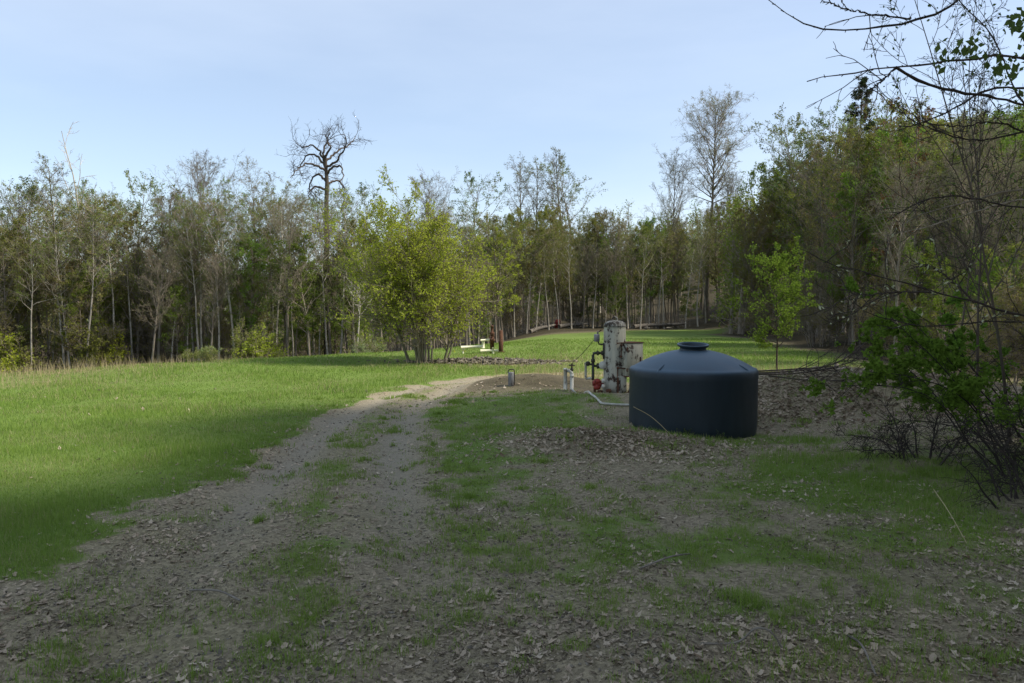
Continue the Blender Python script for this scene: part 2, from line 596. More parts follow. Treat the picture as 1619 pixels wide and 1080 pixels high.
def dryness(x, y):
    s = (x + 8) * -0.69 + (y - 29.6) * 0.73
    n = fbm(x * 0.6, y * 0.6, 55, 3)
    d = 0.85 * np.exp(-((s + 0.6) / 1.5) ** 2) * sst(-x, 5, 14)
    d = np.maximum(d, 0.42 * np.exp(-((s + 3.5) / 3.2) ** 2) * sst(-x, 4, 12))
    d = np.maximum(d, 0.9 * blob(x, y, 1.4, 21.5, 2.0, 1.6) * (n > 0.3))
    d = np.maximum(d, 0.95 * blob(x, y, 8.5, 20.5, 5.2, 2.6, 0.12))
    d = np.maximum(d, 0.45 * blob(x, y, 2, 27, 9, 5))
    d = np.maximum(d, 0.6 * blob(x, y, -0.6, 26.0, 3.6, 1.0))
    return np.clip(d * (0.55 + n * 0.8), 0, 1)


nv = GX.shape
idx = np.arange(GX.size).reshape(nv)
Fq = np.stack([idx[:-1, :-1], idx[:-1, 1:], idx[1:, 1:], idx[1:, :-1]], -1).reshape(-1, 4)
gg = Geo().add(np.stack([GX, GY, GZ], -1).reshape(-1, 3), Fq)
ground_o = gg.build('ground', M['ground'])
ground_o['kind'] = 'structure'
half_ = 1.05
trk = np.clip(np.exp(-((np.abs(SD) - np.interp(GY, [5, 9, 15], [.9, .68, .52])) / 0.30) ** 2) * sst(GY, 4.5, 9.5) * (1 - sst(GY, 20, 24)), 0, 1) * (0.55 + 0.45 * fbm(GX * 1.3, GY * 1.3, 61, 3))
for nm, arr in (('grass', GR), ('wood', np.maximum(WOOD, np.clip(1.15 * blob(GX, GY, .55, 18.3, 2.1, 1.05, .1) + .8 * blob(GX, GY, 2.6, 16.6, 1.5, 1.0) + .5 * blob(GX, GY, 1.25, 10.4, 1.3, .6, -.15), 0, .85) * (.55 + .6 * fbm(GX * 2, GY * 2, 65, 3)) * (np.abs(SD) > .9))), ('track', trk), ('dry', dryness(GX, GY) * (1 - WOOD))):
    a = ground_o.data.attributes.new(nm, 'FLOAT', 'POINT')
    a.data.foreach_set('value', np.asarray(arr, np.float32).ravel())

# wooded hill far beyond the left wood
hx = np.linspace(-420, 420, 160)
hy = np.linspace(230, 520, 60)
HX, HY = np.meshgrid(hx, hy)
ridge = np.exp(-((HY - 380) / 85) ** 2) * (17 + 14 * fbm(HX * 0.006, HY * 0.006, 71, 3) + 0.03 * HX)
HZ = ridge + 5 * fbm(HX * 0.12, HY * 0.12, 73, 3) - 8
idx = np.arange(HX.size).reshape(HX.shape)
t = NT('far_hill_woods')
hv = t.coord('Object')
hn = t.noise(hv, 0.35, 6, 0.7)
M['hill'] = t.pbr(t.mix(t.rmap(hn, 0.3, 0.7), (0.07, 0.085, 0.07), (0.13, 0.14, 0.10)), 1.0, normal=t.bump(hn, 1.0, 3.0), spec=0)
hill = Geo().add(np.stack([HX, HY, HZ], -1).reshape(-1, 3), np.stack([idx[:-1, :-1], idx[:-1, 1:], idx[1:, 1:], idx[1:, :-1]], -1).reshape(-1, 4)).build('distant_hill', M['hill'])
hill['kind'] = 'structure'


# ------------------------------------------------------------------ trees
def orth(d, r):
    v = r.normal(size=d.shape)
    v -= (v * d).sum(1, keepdims=True) * d
    return v / (np.linalg.norm(v, axis=1, keepdims=True) + 1e-9)


def run(start, dirn, length, r0, r1, k, wob, trop, r):
    N = len(start)
    P = np.empty((N, k + 1, 3))
    P[:, 0] = start
    d = dirn / (np.linalg.norm(dirn, axis=1, keepdims=True) + 1e-9)
    for s in range(k):
        d = d + r.normal(size=(N, 3)) * wob
        d[:, 2] += trop
        d /= np.linalg.norm(d, axis=1, keepdims=True) + 1e-9
        P[:, s + 1] = P[:, s] + d * (length / k)[:, None]
    R = r0[:, None] + (r1 - r0)[:, None] * (np.linspace(0, 1, k + 1)[None, :] ** 0.85)
    return P, R


def spawn(P, R, n, t0, t1, ang, ang_j, r, golden=False):
    """n children per branch: start, direction, radius there, fraction"""
    N, K, _ = P.shape
    tt = (np.arange(n)[None, :] + r.uniform(0, 1, (N, n))) / n
    tt = t0 + (t1 - t0) * tt
    f = tt * (K - 1)
    i = np.minimum(f.astype(int), K - 2)
    w = (f - i)[..., None]
    ar = np.arange(N)[:, None]
    pos = P[ar, i] * (1 - w) + P[ar, i + 1] * w
    tan = P[ar, i + 1] - P[ar, i]
    tan /= np.linalg.norm(tan, axis=2, keepdims=True) + 1e-9
    rad = R[ar, i] * (1 - w[..., 0]) + R[ar, i + 1] * w[..., 0]
    pos, tan, rad, tt = pos.reshape(-1, 3), tan.reshape(-1, 3), rad.ravel(), tt.ravel()
    pr = orth(tan, r)
    if golden:
        a = np.arange(len(pos)) * 2.39996 + r.uniform(0, 6)
        pr = np.stack([np.cos(a), np.sin(a), 0 * a], 1) + r.normal(size=pr.shape) * 0.15
        pr -= (pr * tan).sum(1, keepdims=True) * tan
        pr /= np.linalg.norm(pr, axis=1, keepdims=True) + 1e-9
    an = np.radians(ang + r.normal(size=len(pos)) * ang_j)[:, None]
    return pos, np.cos(an) * tan + np.sin(an) * pr, rad, tt, np.repeat(np.arange(N), n)


def add_leaves(g, pos, size, r, mat, asp=0.6, droop=0.0, bias=None):
    N = len(pos)
    a = r.normal(size=(N, 3))
    a[:, 2] -= droop
    a /= np.linalg.norm(a, axis=1, keepdims=True)
    b = orth(a, r)
    nrm = np.cross(a, b)
    L = size * r.uniform(0.6, 1.3, N)[:, None]
    V = np.stack([pos, pos + a * L * 0.5 + b * L * asp * 0.5 + nrm * L * 0.08, pos + a * L, pos + a * L * 0.5 - b * L * asp * 0.5 + nrm * L * 0.08], 1)
    rn = np.repeat(r.uniform(0, 1, N), 4)
    g.add(V.reshape(-1, 3), np.arange(4 * N).reshape(N, 4), mat, rn)


def grow(seed, H=14., r0=.16, c0=.4, n1=26, L1=.24, shape='oval', a1=55, t1=.05, w1=.12, n2=7, L2=.42, a2=48, n3=6, L3=.45,
         n4=0, leaf=None, nl=3, ls=.11, droop=.2, bark='bark', twig='twig', lean=.03, wob0=.035, stems=None, tmin=.008, leaf2=None,
         fr2=.25, tr2=.03, sides=7):
    """returns (trunk mesh, crown mesh, height)"""
    r = np.random.default_rng(seed)
    if stems is None:
        st = np.zeros((1, 3))
        dr = np.array([[r.normal() * lean, r.normal() * lean, 1.0]])
        ln = np.array([H])
        rad = np.array([r0])
    else:
        n, spread, ln_out, hmin = stems
        a = r.uniform(0, 2 * np.pi, n)
        q = np.sqrt(r.uniform(0, 1, n))
        st = np.stack([np.cos(a) * q * spread, np.sin(a) * q * spread, 0 * a], 1)
        dr = np.stack([np.cos(a) * q * ln_out, np.sin(a) * q * ln_out, np.ones(n)], 1)
        ln = H * r.uniform(hmin, 1, n) * (1 - 0.28 * q)
        rad = r0 * r.uniform(.6, 1.1, n)
    st = st - np.array([0, 0, 0.25])
    P0, R0 = run(st, dr, ln, rad, rad * 0.12, 12, wob0, 0.02, r)
    R0[:, 0] *= 1.35
    tk = Geo()
    tk.add(*tubes(P0, R0, sides))
    cr = Geo()
    p, d, rr, tt, _ = spawn(P0, R0, n1, c0, .985, a1, 9, r, golden=stems is None)
    u = (tt - c0) / (1 - c0)
    if shape == 'oval':
        sh = 0.35 + 0.9 * np.sin(np.pi * np.clip(u * 0.85 + 0.12, 0, 1))
    elif shape == 'fan':
        sh = 1.25 * (1.05 - 0.65 * u)
    elif shape == 'cone':
        sh = 1.15 * (1 - u) + 0.07
    elif shape == 'high':
        sh = 0.5 + 0.9 * np.sin(np.pi * np.clip(u * 0.7 + 0.2, 0, 1))
    else:
        sh = 0.8 + 0 * u
    l = H * L1 * sh * r.uniform(.6, 1.25, len(p))
    P1, R1 = run(p, d, l, np.minimum(rr * .62, .3), np.full(len(p), tmin), 6, w1, t1, r)
    tk.add(*tubes(P1, R1, 5))
    p, d, rr, tt, par = spawn(P1, R1, n2, fr2, .98, a2, 12, r)
    l2 = l[par] * L2 * (1.15 - .6 * tt) * r.uniform(.5, 1.3, len(p))
    P2, R2 = run(p, d, l2, np.maximum(rr * .6, tmin), np.full(len(p), tmin * .8), 4, .14, tr2, r)
    cr.add(*tubes(P2, R2, 3), 0, None)
    last = (P2, R2)
    if n3:
        p, d, rr, tt, par = spawn(P2, R2, n3, .2, .98, 42, 14, r)
        l3 = np.maximum(l2[par] * L3 * (1.1 - .5 * tt) * r.uniform(.5, 1.4, len(p)), .15)
        P3, R3 = run(p, d, l3, np.maximum(rr * .6, tmin * .8), np.full(len(p), tmin * .6), 2, .16, .03, r)
        cr.add(*tubes(P3, R3, 3), 0)
        last = (P3, R3)
    if n4:
        p, d, rr, tt, par = spawn(P3, R3, n4, .25, 1, 38, 14, r)
        l4 = np.maximum(l3[par] * .5 * r.uniform(.6, 1.3, len(p)), .15)
        P4, R4 = run(p, d, l4, np.full(len(p), tmin * .7), np.full(len(p), tmin * .5), 1, .1, .02, r)
        cr.add(*tubes(P4, R4, 3), 0)
        last = (P4, R4)
    mats = [M[twig]]
    if leaf:
        mats.append(M[leaf])
        p, d, rr, tt, par = spawn(last[0], last[1], nl, .1, 1.0, 60, 20, r)
        # leafing in clumps: some boughs are further out than others
        keep = fbm(p[:, 0] * 1.1 + 9, p[:, 1] * 1.1 + p[:, 2] * .9, seed, 2) + r.normal(size=len(p)) * .08 > .40
        p = p[keep] + r.normal(size=(keep.sum(), 3)) * ls * .4
        if leaf2:
            mats.append(M[leaf2])
            mk = fbm(p[:, 0] * .8 + 31, p[:, 1] * .8 + p[:, 2] * .7, seed + 5, 2) > .52
            add_leaves(cr, p[~mk], ls, r, 1, droop=droop)
            add_leaves(cr, p[mk], ls, r, 2, droop=droop)
        else:
            add_leaves(cr, p, ls, r, 1, droop=droop)
    top = max(v[:, 2].max() for v in cr.v)
    return tk.build_mesh('trunk', M[bark]), cr.build_mesh('crown', mats, smooth=False, rnd=True), float(top)


PROTO = {}


def proto(kind, seeds, **kw):
    PROTO[kind] = [grow(s, **kw) for s in seeds]


proto('bare', (1, 2, 3), H=15, r0=.17, c0=.36, n1=34, L1=.24, shape='oval', a1=36, t1=.09, w1=.09, n2=9, a2=36, n3=7, n4=3, leaf='pale', nl=1, ls=.06, bark='bark', tmin=.007)
proto('fan', (4, 5), H=15, r0=.2, c0=.34, n1=26, L1=.36, shape='fan', a1=36, t1=.05, n2=9, n3=6, n4=3, leaf='brown', nl=2, ls=.07)
proto('olive', (6, 7, 8), H=12, r0=.13, c0=.28, n1=32, L1=.23, shape='oval', a1=52, n2=8, n3=6, leaf='olive', leaf2='brown', nl=8, ls=.11)
proto('green', (9, 10), H=11, r0=.12, c0=.25, n1=32, L1=.23, shape='oval', a1=55, n2=8, n3=6, leaf='green', nl=7, ls=.12)
proto('brown', (12, 13), H=12, r0=.12, c0=.3, n1=30, L1=.2, shape='oval', a1=48, n2=8, n3=6, n4=2, leaf='brown', leaf2='olive', nl=4, ls=.09)
proto('airy', (14, 15, 16), H=15, r0=.16, c0=.42, n1=24, L1=.19, shape='high', a1=48, n2=6, n3=6, leaf='dark', leaf2='pale', nl=6, ls=.13)
proto('pole', (17, 18, 19), H=14, r0=.11, c0=.52, n1=18, L1=.15, shape='high', a1=46, n2=7, n3=6, n4=2, leaf='olive', leaf2='green', nl=4, ls=.08, bark='pale_bark', lean=.05, wob0=.03)
proto('understory', (20, 21, 22), H=5.5, r0=.05, c0=.15, n1=26, L1=.3, shape='fan', a1=62, n2=7, n3=5, leaf='olive', leaf2='green', nl=7, ls=.09, wob0=.06, tmin=.006)
proto('thicket', (23, 24), H=4.5, r0=.03, c0=.12, n1=10, L1=.3, shape='fan', a1=42, n2=6, n3=6, leaf='brown', nl=2, ls=.07, stems=(9, .5, .5, .5), tmin=.006)
proto('rust', (25,), H=12, r0=.14, c0=.25, n1=36, L1=.16, shape='oval', a1=50, n2=8, n3=6, leaf='rust', leaf2='olive', nl=6, ls=.10)
proto('spruce', (26,), H=14, r0=.16, c0=.12, n1=110, L1=.19, shape='cone', a1=88, t1=-.02, n2=12, L2=.33, a2=60, n3=6, leaf='needle', nl=5, ls=.09, tr2=-.03)
# singled-out trees
proto('tall_vase', (31,), H=24, r0=.27, c0=.56, n1=64, L1=.15, shape='high', a1=46, t1=.06, w1=.08, n2=9, L2=.40, n3=7, n4=3, leaf='pale', nl=1, ls=.085, lean=.0, wob0=.012, tmin=.009)
proto('birch', (33,), H=7.5, r0=.085, c0=.45, n1=16, L1=.24, shape='fan', a1=40, n2=6, n3=4, leaf='pale', nl=1, ls=.07, bark='pale_bark', twig='pale_bark', tmin=.009)
proto('clump', (34,), H=6.9, r0=.06, c0=.22, n1=18, L1=.25, shape='fan', a1=52, t1=.03, n2=8, n3=5, leaf='clump_leaf', nl=4, ls=.068, stems=(17, .6, .42, .5), bark='bark', tmin=.005, sides=6)
proto('poplar', (36, 37), H=17, r0=.19, c0=.35, n1=34, L1=.15, shape='oval', a1=38, n2=7, n3=6, n4=2, leaf='pale', leaf2='dark', nl=1, ls=.11)
proto('lime_tree', (38,), H=9.5, r0=.12, c0=.22, n1=34, L1=.24, shape='oval', a1=60, n2=8, n3=6, leaf='lime', leaf2='olive', nl=8, ls=.10, bark='dark_bark')
proto('sapling', (39,), H=4.4, r0=.045, c0=.26, n1=34, L1=.31, shape='oval', a1=58, n2=7, n3=5, leaf='green', nl=8, ls=.08, lean=.1, wob0=.05, bark='dark_bark', twig='dark_twig', tmin=.005)
proto('snag', (40,), H=17, r0=.15, c0=.6, n1=7, L1=.14, shape='fan', a1=28, n2=4, n3=3, leaf=None, bark='pale_bark', twig='pale_bark', wob0=.05, tmin=.012)
proto('shrub', (41, 42), H=2.2, r0=.022, c0=.1, n1=9, L1=.42, shape='fan', a1=55, n2=6, n3=5, leaf='pale', leaf2='olive', nl=3, ls=.08, stems=(10, .5, 1.0, .5), tmin=.004)
proto('lime_bush', (45,), H=3.2, r0=.03, c0=.15, n1=12, L1=.36, shape='fan', a1=50, n2=7, n3=5, leaf='lime', leaf2='olive', nl=3, ls=.09, stems=(11, .5, .8, .5), tmin=.005)
proto('thin_stem', (43, 44), H=7, r0=.026, c0=.25, n1=16, L1=.22, shape='fan', a1=35, n2=6, n3=4, leaf='dark', nl=1, ls=.05, lean=.18, wob0=.05, bark='dark_bark', twig='dark_twig', tmin=.004)

NAMES = {'bare': 'bare_tree', 'fan': 'bare_tree', 'olive': 'leafy_tree', 'green': 'leafy_tree', 'brown': 'budding_tree', 'airy': 'leafy_tree',
         'pole': 'slender_tree', 'understory': 'understory_tree', 'thicket': 'thicket_shrub', 'rust': 'russet_tree', 'spruce': 'spruce_tree',
         'tall_vase': 'tall_tree', 'gnarled': 'gnarled_tree', 'birch': 'pale_sapling', 'clump': 'multi_stemmed_tree', 'poplar': 'poplar_tree',
         'lime_tree': 'leafy_tree', 'sapling': 'sapling', 'snag': 'dead_tree', 'shrub': 'shrub', 'thin_stem': 'sapling', 'lime_bush': 'shrub'}


def plant(kind, x, y, H, label, group=None, rz=None, cat=None, var=None):
    v = PROTO[kind]
    tm, cm, h = v[rng.integers(len(v)) if var is None else var]
    o = empty(NAMES[kind], (x, y, tz(x, y)), label, cat or ('shrub' if 'shrub' in NAMES[kind] else 'tree'), group, rng.uniform(0, 6.28) if rz is None else rz, H / h)
    for nm, me in (('trunk', tm), ('crown', cm)):
        c = bpy.data.objects.new(nm, me)
        COL.objects.link(c)
        c.parent = o
    return o


def plant_px(kind, px, Y, top_py, label, **kw):
    """x from the photograph's column at depth Y; height so that the top reaches row top_py"""
    p = at(px, top_py, Y)
    return plant(kind, p[0], Y, p[2] - tz(p[0], Y), label, **kw)


# trees that stand out one by one
# the gnarled tree: its curling limbs drawn one by one
def gnarled_tree():
    r = np.random.default_rng(77)
    Y0 = 47.0
    b = at(516, 480, Y0)
    z0 = tz(b[0], Y0)
    o = empty('gnarled_tree', (b[0], Y0, z0), 'tall dark gnarled bare tree with twisted curling limbs above the left wood', 'tree')

    def w(pts, dy):
        n = len(pts)
        return np.array([at(px, py, Y0) + [0, dy * k / (n - 1), 0] - [b[0], Y0, z0] for k, (px, py) in enumerate(pts)])
    g = Geo()
    tp = [(516, 430), (517, 380), (516, 330), (517, 290), (515, 262), (514, 246)]
    low = np.array([[0, 0, -.3]])
    add_tube(g, np.vstack([low, w(tp, 0)]), [.21, .20, .18, .17, .15, .13, .09], 9, n=26)
    o2 = g.build('trunk', M['dark_bark'], o)
    limbs = [([(514, 264), (502, 247), (489, 240), (476, 247), (468, 262), (470, 274)], 1.2), ([(513, 256), (506, 241), (497, 233), (484, 237), (476, 233)], -1.0),
             ([(514, 250), (511, 236), (516, 223), (512, 211)], .3), ([(515, 255), (528, 240), (541, 229), (551, 217), (553, 207)], 1.6),
             ([(516, 264), (534, 256), (548, 241), (554, 227), (550, 220)], -1.4), ([(516, 276), (531, 265), (544, 268), (551, 285), (547, 296)], -1.8),
             ([(515, 286), (501, 273), (488, 280), (480, 296), (484, 306)], 1.8), ([(516, 292), (530, 284), (540, 295), (538, 312)], 1.0),
             ([(515, 270), (496, 262), (481, 272), (474, 290)], -2.0), ([(514, 248), (524, 236), (520, 224), (528, 214)], -.8), ([(515, 300), (503, 296), (495, 306), (497, 318)], -1.2)]
    P1 = np.stack([resample(w(p, dy), 18) for p, dy in limbs])
    P1[:, 1:] += r.normal(size=P1[:, 1:].shape) * .03
    R1 = np.linspace(.08, .02, 18)[None].repeat(len(limbs), 0)
    for k in range(len(limbs)):
        Geo().add(*tubes(P1[k:k + 1], R1[k:k + 1], 6)).build('limb', M['dark_bark'], o)
    cr = Geo()
    p, d, rr, tt, _ = spawn(P1, R1, 6, .35, 1, 58, 18, r)
    P2, R2 = run(p, d, r.uniform(.4, 1.5, len(p)), np.full(len(p), .018), np.full(len(p), .009), 8, .28, .04, r)
    cr.add(*tubes(P2, R2, 4))
    p, d, rr, tt, _ = spawn(P2, R2, 5, .2, 1, 50, 15, r)
    P3, R3 = run(p, d, r.uniform(.2, .8, len(p)), np.full(len(p), .009), np.full(len(p), .006), 4, .22, .05, r)
    cr.add(*tubes(P3, R3, 3))
    p, d, rr, tt, _ = spawn(P3, R3, 3, .3, 1, 45, 15, r)
    P4, R4 = run(p, d, r.uniform(.15, .4, len(p)), np.full(len(p), .006), np.full(len(p), .004), 2, .15, .05, r)
    cr.add(*tubes(P4, R4, 3))
    cr.build('twigs', M['dark_twig'], o)


gnarled_tree()
plant_px('tall_vase', 1122, 66, 136, 'tallest tree with a round airy crown on a long bare trunk beyond the field', rz=0.3)
plant_px('clump', 672, 27.2, 278, 'bright yellow-green tree with many thin stems from one base in the field', rz=5.1)
plant_px('birch', 562, 35, 398, 'small pale nearly bare sapling with forked white trunk left of the yellow-green clump')
plant_px('lime_tree', 795, 43, 350, 'yellow-green tree with a dark trunk right behind the rusty well post')
plant_px('sapling', 1232, 21.5, 372, 'small bright green sapling with a leaning thin dark trunk right behind the tank', rz=2.5)
plant_px('green', 488, 41, 362, 'bright green tree at the wood edge just below the gnarled bare tree')
plant_px('snag', 168, 47, 192, 'thin dead tree with a bare leaning tip above the left wood', rz=0)
plant_px('airy', 190, 46, 272, 'leafy clumped tree right beside the thin dead tip in the left wood', var=0)
plant_px('airy', 28, 45, 276, 'green leafy tree at the left edge of the photo', var=1)
plant_px('poplar', 100, 45, 245, 'tall pale leafed tree second from the left edge of the photo', var=0)
plant_px('bare', 296, 46, 238, 'tall bare grey tree with fine upright twigs left of the wide fan-shaped tree', var=0)
plant_px('fan', 392, 45, 243, 'wide fan-shaped bare tree with many rising branches in the left wood', var=0)
plant_px('airy', 562, 50, 282, 'dark leafy tree just right of the gnarled bare tree', var=2)
plant_px('olive', 566, 44, 340, 'olive-brown tree behind the small white sapling', var=0)
plant_px('bare', 688, 66, 258, 'bare grey tree rising behind the yellow-green clump', var=1)
plant_px('airy', 748, 64, 270, 'dense brownish round-topped tree right behind the yellow-green clump', var=1)
plant_px('poplar', 822, 78, 240, 'left one of a pair of slim tall trees above the centre wood', var=1)
plant_px('poplar', 850, 80, 250, 'right one of a pair of slim tall trees above the centre wood', var=0)
plant_px('poplar', 893, 76, 226, 'tall tree with leafy shoots along its trunk above the separator', var=0)
plant_px('airy', 922, 78, 244, 'airy tree leaning right beside the tall shoot-covered tree above the separator', var=0)
plant_px('green', 968, 60, 428, 'fresh green low-branched tree at the far field edge straight above the separator')
plant_px('bare', 1072, 66, 232, 'bare grey tree close left of the tallest tree', var=2)
plant_px('bare', 1168, 64, 262, 'thin bare tree close right of the tallest tree', var=0)
plant_px('green', 1204, 52, 258, 'light green tree right of the tallest tree and left of the dark airy tree')
plant_px('airy', 1288, 44, 158, 'dark airy tree with leaf clumps at the left shoulder of the right wood', var=0)
plant_px('airy', 1262, 46, 205, 'smaller dark airy tree at the left shoulder of the right wood', var=2)
plant_px('airy', 1318, 42, 170, 'dark airy tree close left of the dark spruce', var=1)
plant_px('airy', 1304, 47, 186, 'dark clumped tree between the left shoulder of the right wood and the spruce', var=0)
plant_px('spruce', 1356, 46, 122, 'dark pointed spruce standing above the right wood')
plant_px('rust', 1378, 43, 150, 'russet topped tree next to the dark spruce in the right wood')
plant_px('shrub', 585, 33.5, 522, 'pale grey-green low shrub at the field edge left of the yellow-green clump', var=0)
plant_px('shrub', 318, 27.0, 545, 'small round green shrub on the left meadow crest', var=1)

plant_px('lime_bush', 128, 40.6, 492, 'yellow-green bush under the pale trunks left of the dead leaning tip', cat='shrub')
plant_px('lime_bush', 392, 39.5, 500, 'yellow-green bush at the foot of the wide fan-shaped tree', cat='shrub')
plant_px('lime_bush', 12, 41, 478, 'yellow-green bush at the wood edge in the left corner of the meadow', cat='shrub')
# the rest of the woods
DESC = {'bare': 'bare fine-twigged tree', 'fan': 'bare spreading tree', 'olive': 'olive-leaved young tree', 'green': 'fresh green leafy tree',
        'brown': 'brown budding tree', 'airy': 'dark airy leafed tree', 'pole': 'slender pale-trunked tree', 'understory': 'low spreading understory tree',
        'thicket': 'twiggy brown thicket', 'rust': 'russet budded tree', 'lime_tree': 'yellow-green tree', 'poplar': 'slim upright tree', 'thin_stem': 'thin dark leaning sapling'}


LATER = []
MARKS = [(28, 'green leafy tree at the left edge'), (100, 'tall pale poplar'), (168, 'thin dead tree'), (296, 'tall bare grey tree'), (392, 'wide fan-shaped bare tree'),
         (516, 'dark gnarled tree'), (684, 'yellow-green clump'), (792, 'rusty well post'), (893, 'tall shoot-covered tree'), (972, 'separator'), (1122, 'tallest tree'),
         (1232, 'bright green sapling'), (1356, 'dark spruce'), (1500, 'big green bush'), (1619, 'right edge of the photo')]
ORD = ['first', 'second', 'third', 'fourth', 'fifth', 'sixth', 'seventh', 'eighth', 'ninth', 'tenth', 'eleventh', 'twelfth', 'thirteenth', 'fourteenth', 'fifteenth', 'sixteenth', 'seventeenth', 'eighteenth', 'nineteenth', 'twentieth', 'twenty-first', 'twenty-second', 'twenty-third', 'twenty-fourth', 'twenty-fifth', 'twenty-sixth']


def name_by_landmark():
    cells = {}
    for o, kind, px in LATER:
        m = min(MARKS, key=lambda q: abs(q[0] - px))
        cells.setdefault((kind, m, px < m[0]), []).append((abs(px - m[0]), o))
    for (kind, m, left), lst in cells.items():
        lst.sort(key=lambda q: q[0])
        for i, (_, o) in enumerate(lst):
            o['label'] = f"{ORD[i]} {DESC[kind]} {'left' if left else 'right'} of the {m[1]}"


def fill(zone, n, pxr, Yf, topf, kinds, probs, seed):
    r = np.random.default_rng(seed)
    for k in range(n):
        px = pxr[0] + (pxr[1] - pxr[0]) * ((k * 0.618034 + r.uniform(0, .3) / n) % 1.0)
        Y = Yf(px, r)
        kind = r.choice(kinds, p=np.array(probs) / sum(probs))
        top = topf(px, r, kind)
        if kind in ('understory', 'thicket'):
            top = 490 - r.uniform(-10, 70) * 45 / max(Y, 20)
        p = at(px, top, Y)
        H = p[2] - tz(p[0], Y)
        if H < 2:
            continue
        LATER.append((plant(kind, p[0], Y, H, DESC[kind], group=f'{DESC[kind]}s {zone}'), kind, px))


fill('along the front of the wood beyond the left meadow crest', 34, (-30, 545), lambda x, r: 39.6 + max(0, x - 300) * .008 + 4.5 * r.uniform(),
     lambda x, r, k: r.uniform(285, 400), ['pole', 'bare', 'olive'], [3, .5, .8], 111)
fill('along the front of the wood at the far end of the field', 22, (740, 1125), lambda x, r: 54 + (x - 770) * .022 + 4 * r.uniform(),
     lambda x, r, k: r.uniform(320, 400), ['pole', 'bare'], [4, 1], 112)
K1 = ['bare', 'fan', 'olive', 'green', 'brown', 'pole', 'understory', 'thicket', 'airy']
fill('in the wood beyond the left meadow crest', 96, (-60, 560), lambda x, r: 40.5 + max(0, x - 300) * .012 + 20 * r.uniform() ** 1.5,
     lambda x, r, k: r.uniform(275, 360) if k in ('bare', 'fan', 'airy', 'pole') else np.clip(398 + r.normal() * 30, 330, 450), K1, [1.6, .6, 3.8, 3.0, 1.6, 2.4, 2.2, 2.2, .8], 101)
fill('behind the yellow-green clump at the field edge', 34, (545, 790), lambda x, r: 39 + max(0, x - 560) * .03 + 16 * r.uniform() ** 1.4,
     lambda x, r, k: np.clip(372 + r.normal() * 30, 318, 430), K1, [1.2, .3, 4.0, 2.4, 1.4, 2.0, 3.0, 1.0, .5], 102)
fill('at the far end of the field', 76, (770, 1130), lambda x, r: 56 + (x - 770) * .022 + 24 * r.uniform() ** 1.4,
     lambda x, r, k: np.clip(362 + r.normal() * 24, 322, 420), K1, [.8, .2, 4.4, 3.0, 1.6, 2.4, 4.6, 1.2, .3], 103)
K2 = ['bare', 'olive', 'green', 'brown', 'pole', 'understory', 'thicket', 'rust', 'lime_tree']


def right_top(px, r, k):
    line = np.interp(px, [1130, 1200, 1280, 1360, 1450, 1620, 1900], [315, 285, 225, 165, 150, 150, 145])
    return line + abs(r.normal()) * 55 + r.uniform(-12, 20)


fill('in the right-hand wood beyond the tank', 100, (1135, 1800), lambda x, r: np.interp(x, [1135, 1200, 1300, 1450, 1620, 1860], [52, 44, 36, 29, 25, 22]) + 18 * r.uniform() ** 1.3,
     right_top, K2, [1.2, 4.4, 3.6, 1.8, 1.2, 3.0, 1.4, .5, .4], 104)
fill('in the shade at the foot of the right-hand wood', 44, (1290, 1720), lambda x, r: np.interp(x, [1300, 1620], [29, 17]) + 8 * r.uniform(),
     lambda x, r, k: r.uniform(150, 380), ['thin_stem', 'thicket', 'bare', 'understory'], [2.2, 3, 1, 3.4], 105)

name_by_landmark()
# shade trees beside and behind the camera on the right
r_ = np.random.default_rng(106)
SHADE = {}
for k in range(39):
    if k < 19:
        y = -15 + 17.5 * (k + r_.uniform()) / 19
        x = 8.0 + r_.uniform(0, 1) ** 1.5 * 8
    else:
        y = 4.0 + 10 * (k - 19 + r_.uniform()) / 20
        x = max(y * .667 + 3.4, 8.2) + r_.uniform(0, 1) ** 1.4 * 6
    kind = ['olive', 'green', 'brown', 'olive', 'olive'][k % 5]
    SHADE[kind] = SHADE.get(kind, 0) + 1
    plant(kind, x, y, r_.uniform(13, 18), f'{ORD[SHADE[kind] - 1]} {DESC[kind]} outside the photo on the right, counted forward', group=f'{DESC[kind]}s right of the photo', cat='tree')

# far woodland that reads as one mass
fw = Geo()
r = np.random.default_rng(200)
for k in range(470):
    px = r.uniform(-300, 1950) if k < 330 else r.uniform(1100, 1950)
    Y = r.uniform(62, 84) if px < 560 else r.uniform(80, 118)
    if px > 1150:
        Y = r.uniform(48, 80)
    x = (px - 809.5) / 1214 * Y
    z = tz(x, Y)
    ptop = np.interp(px, [-300, 0, 560, 700, 1000, 1150, 1300, 1400, 1950], [432, 432, 428, 380, 358, 340, 270, 200, 190]) + r.normal() * 14
    H = at(px, ptop, Y)[2] - z
    if H < 3:
        continue
    P0, R0 = run(np.array([[x, Y, z - .3]]), np.array([[r.normal() * .04, r.normal() * .04, 1]]), np.array([H]), np.array([.15]), np.array([.03]), 6, .03, 0, r)
    fw.add(*tubes(P0, R0, 5), 0)
    p, d, rr, tt, _ = spawn(P0, R0, 24, .06, 1, 55, 12, r)
    P1, R1 = run(p, d, H * .2 * (1.2 - tt) * r.uniform(.6, 1.3, len(p)) + .3, np.full(len(p), .04), np.full(len(p), .015), 3, .12, .06, r)
    fw.add(*tubes(P1, R1, 3), 0)
    p, d, rr, tt, _ = spawn(P1, R1, 20, .1, 1, 60, 20, r)
    p = p + r.normal(size=p.shape) * .3
    add_leaves(fw, p, .24, r, 1 + int(r.choice([0, 0, 0, 1, 2])), asp=.5)
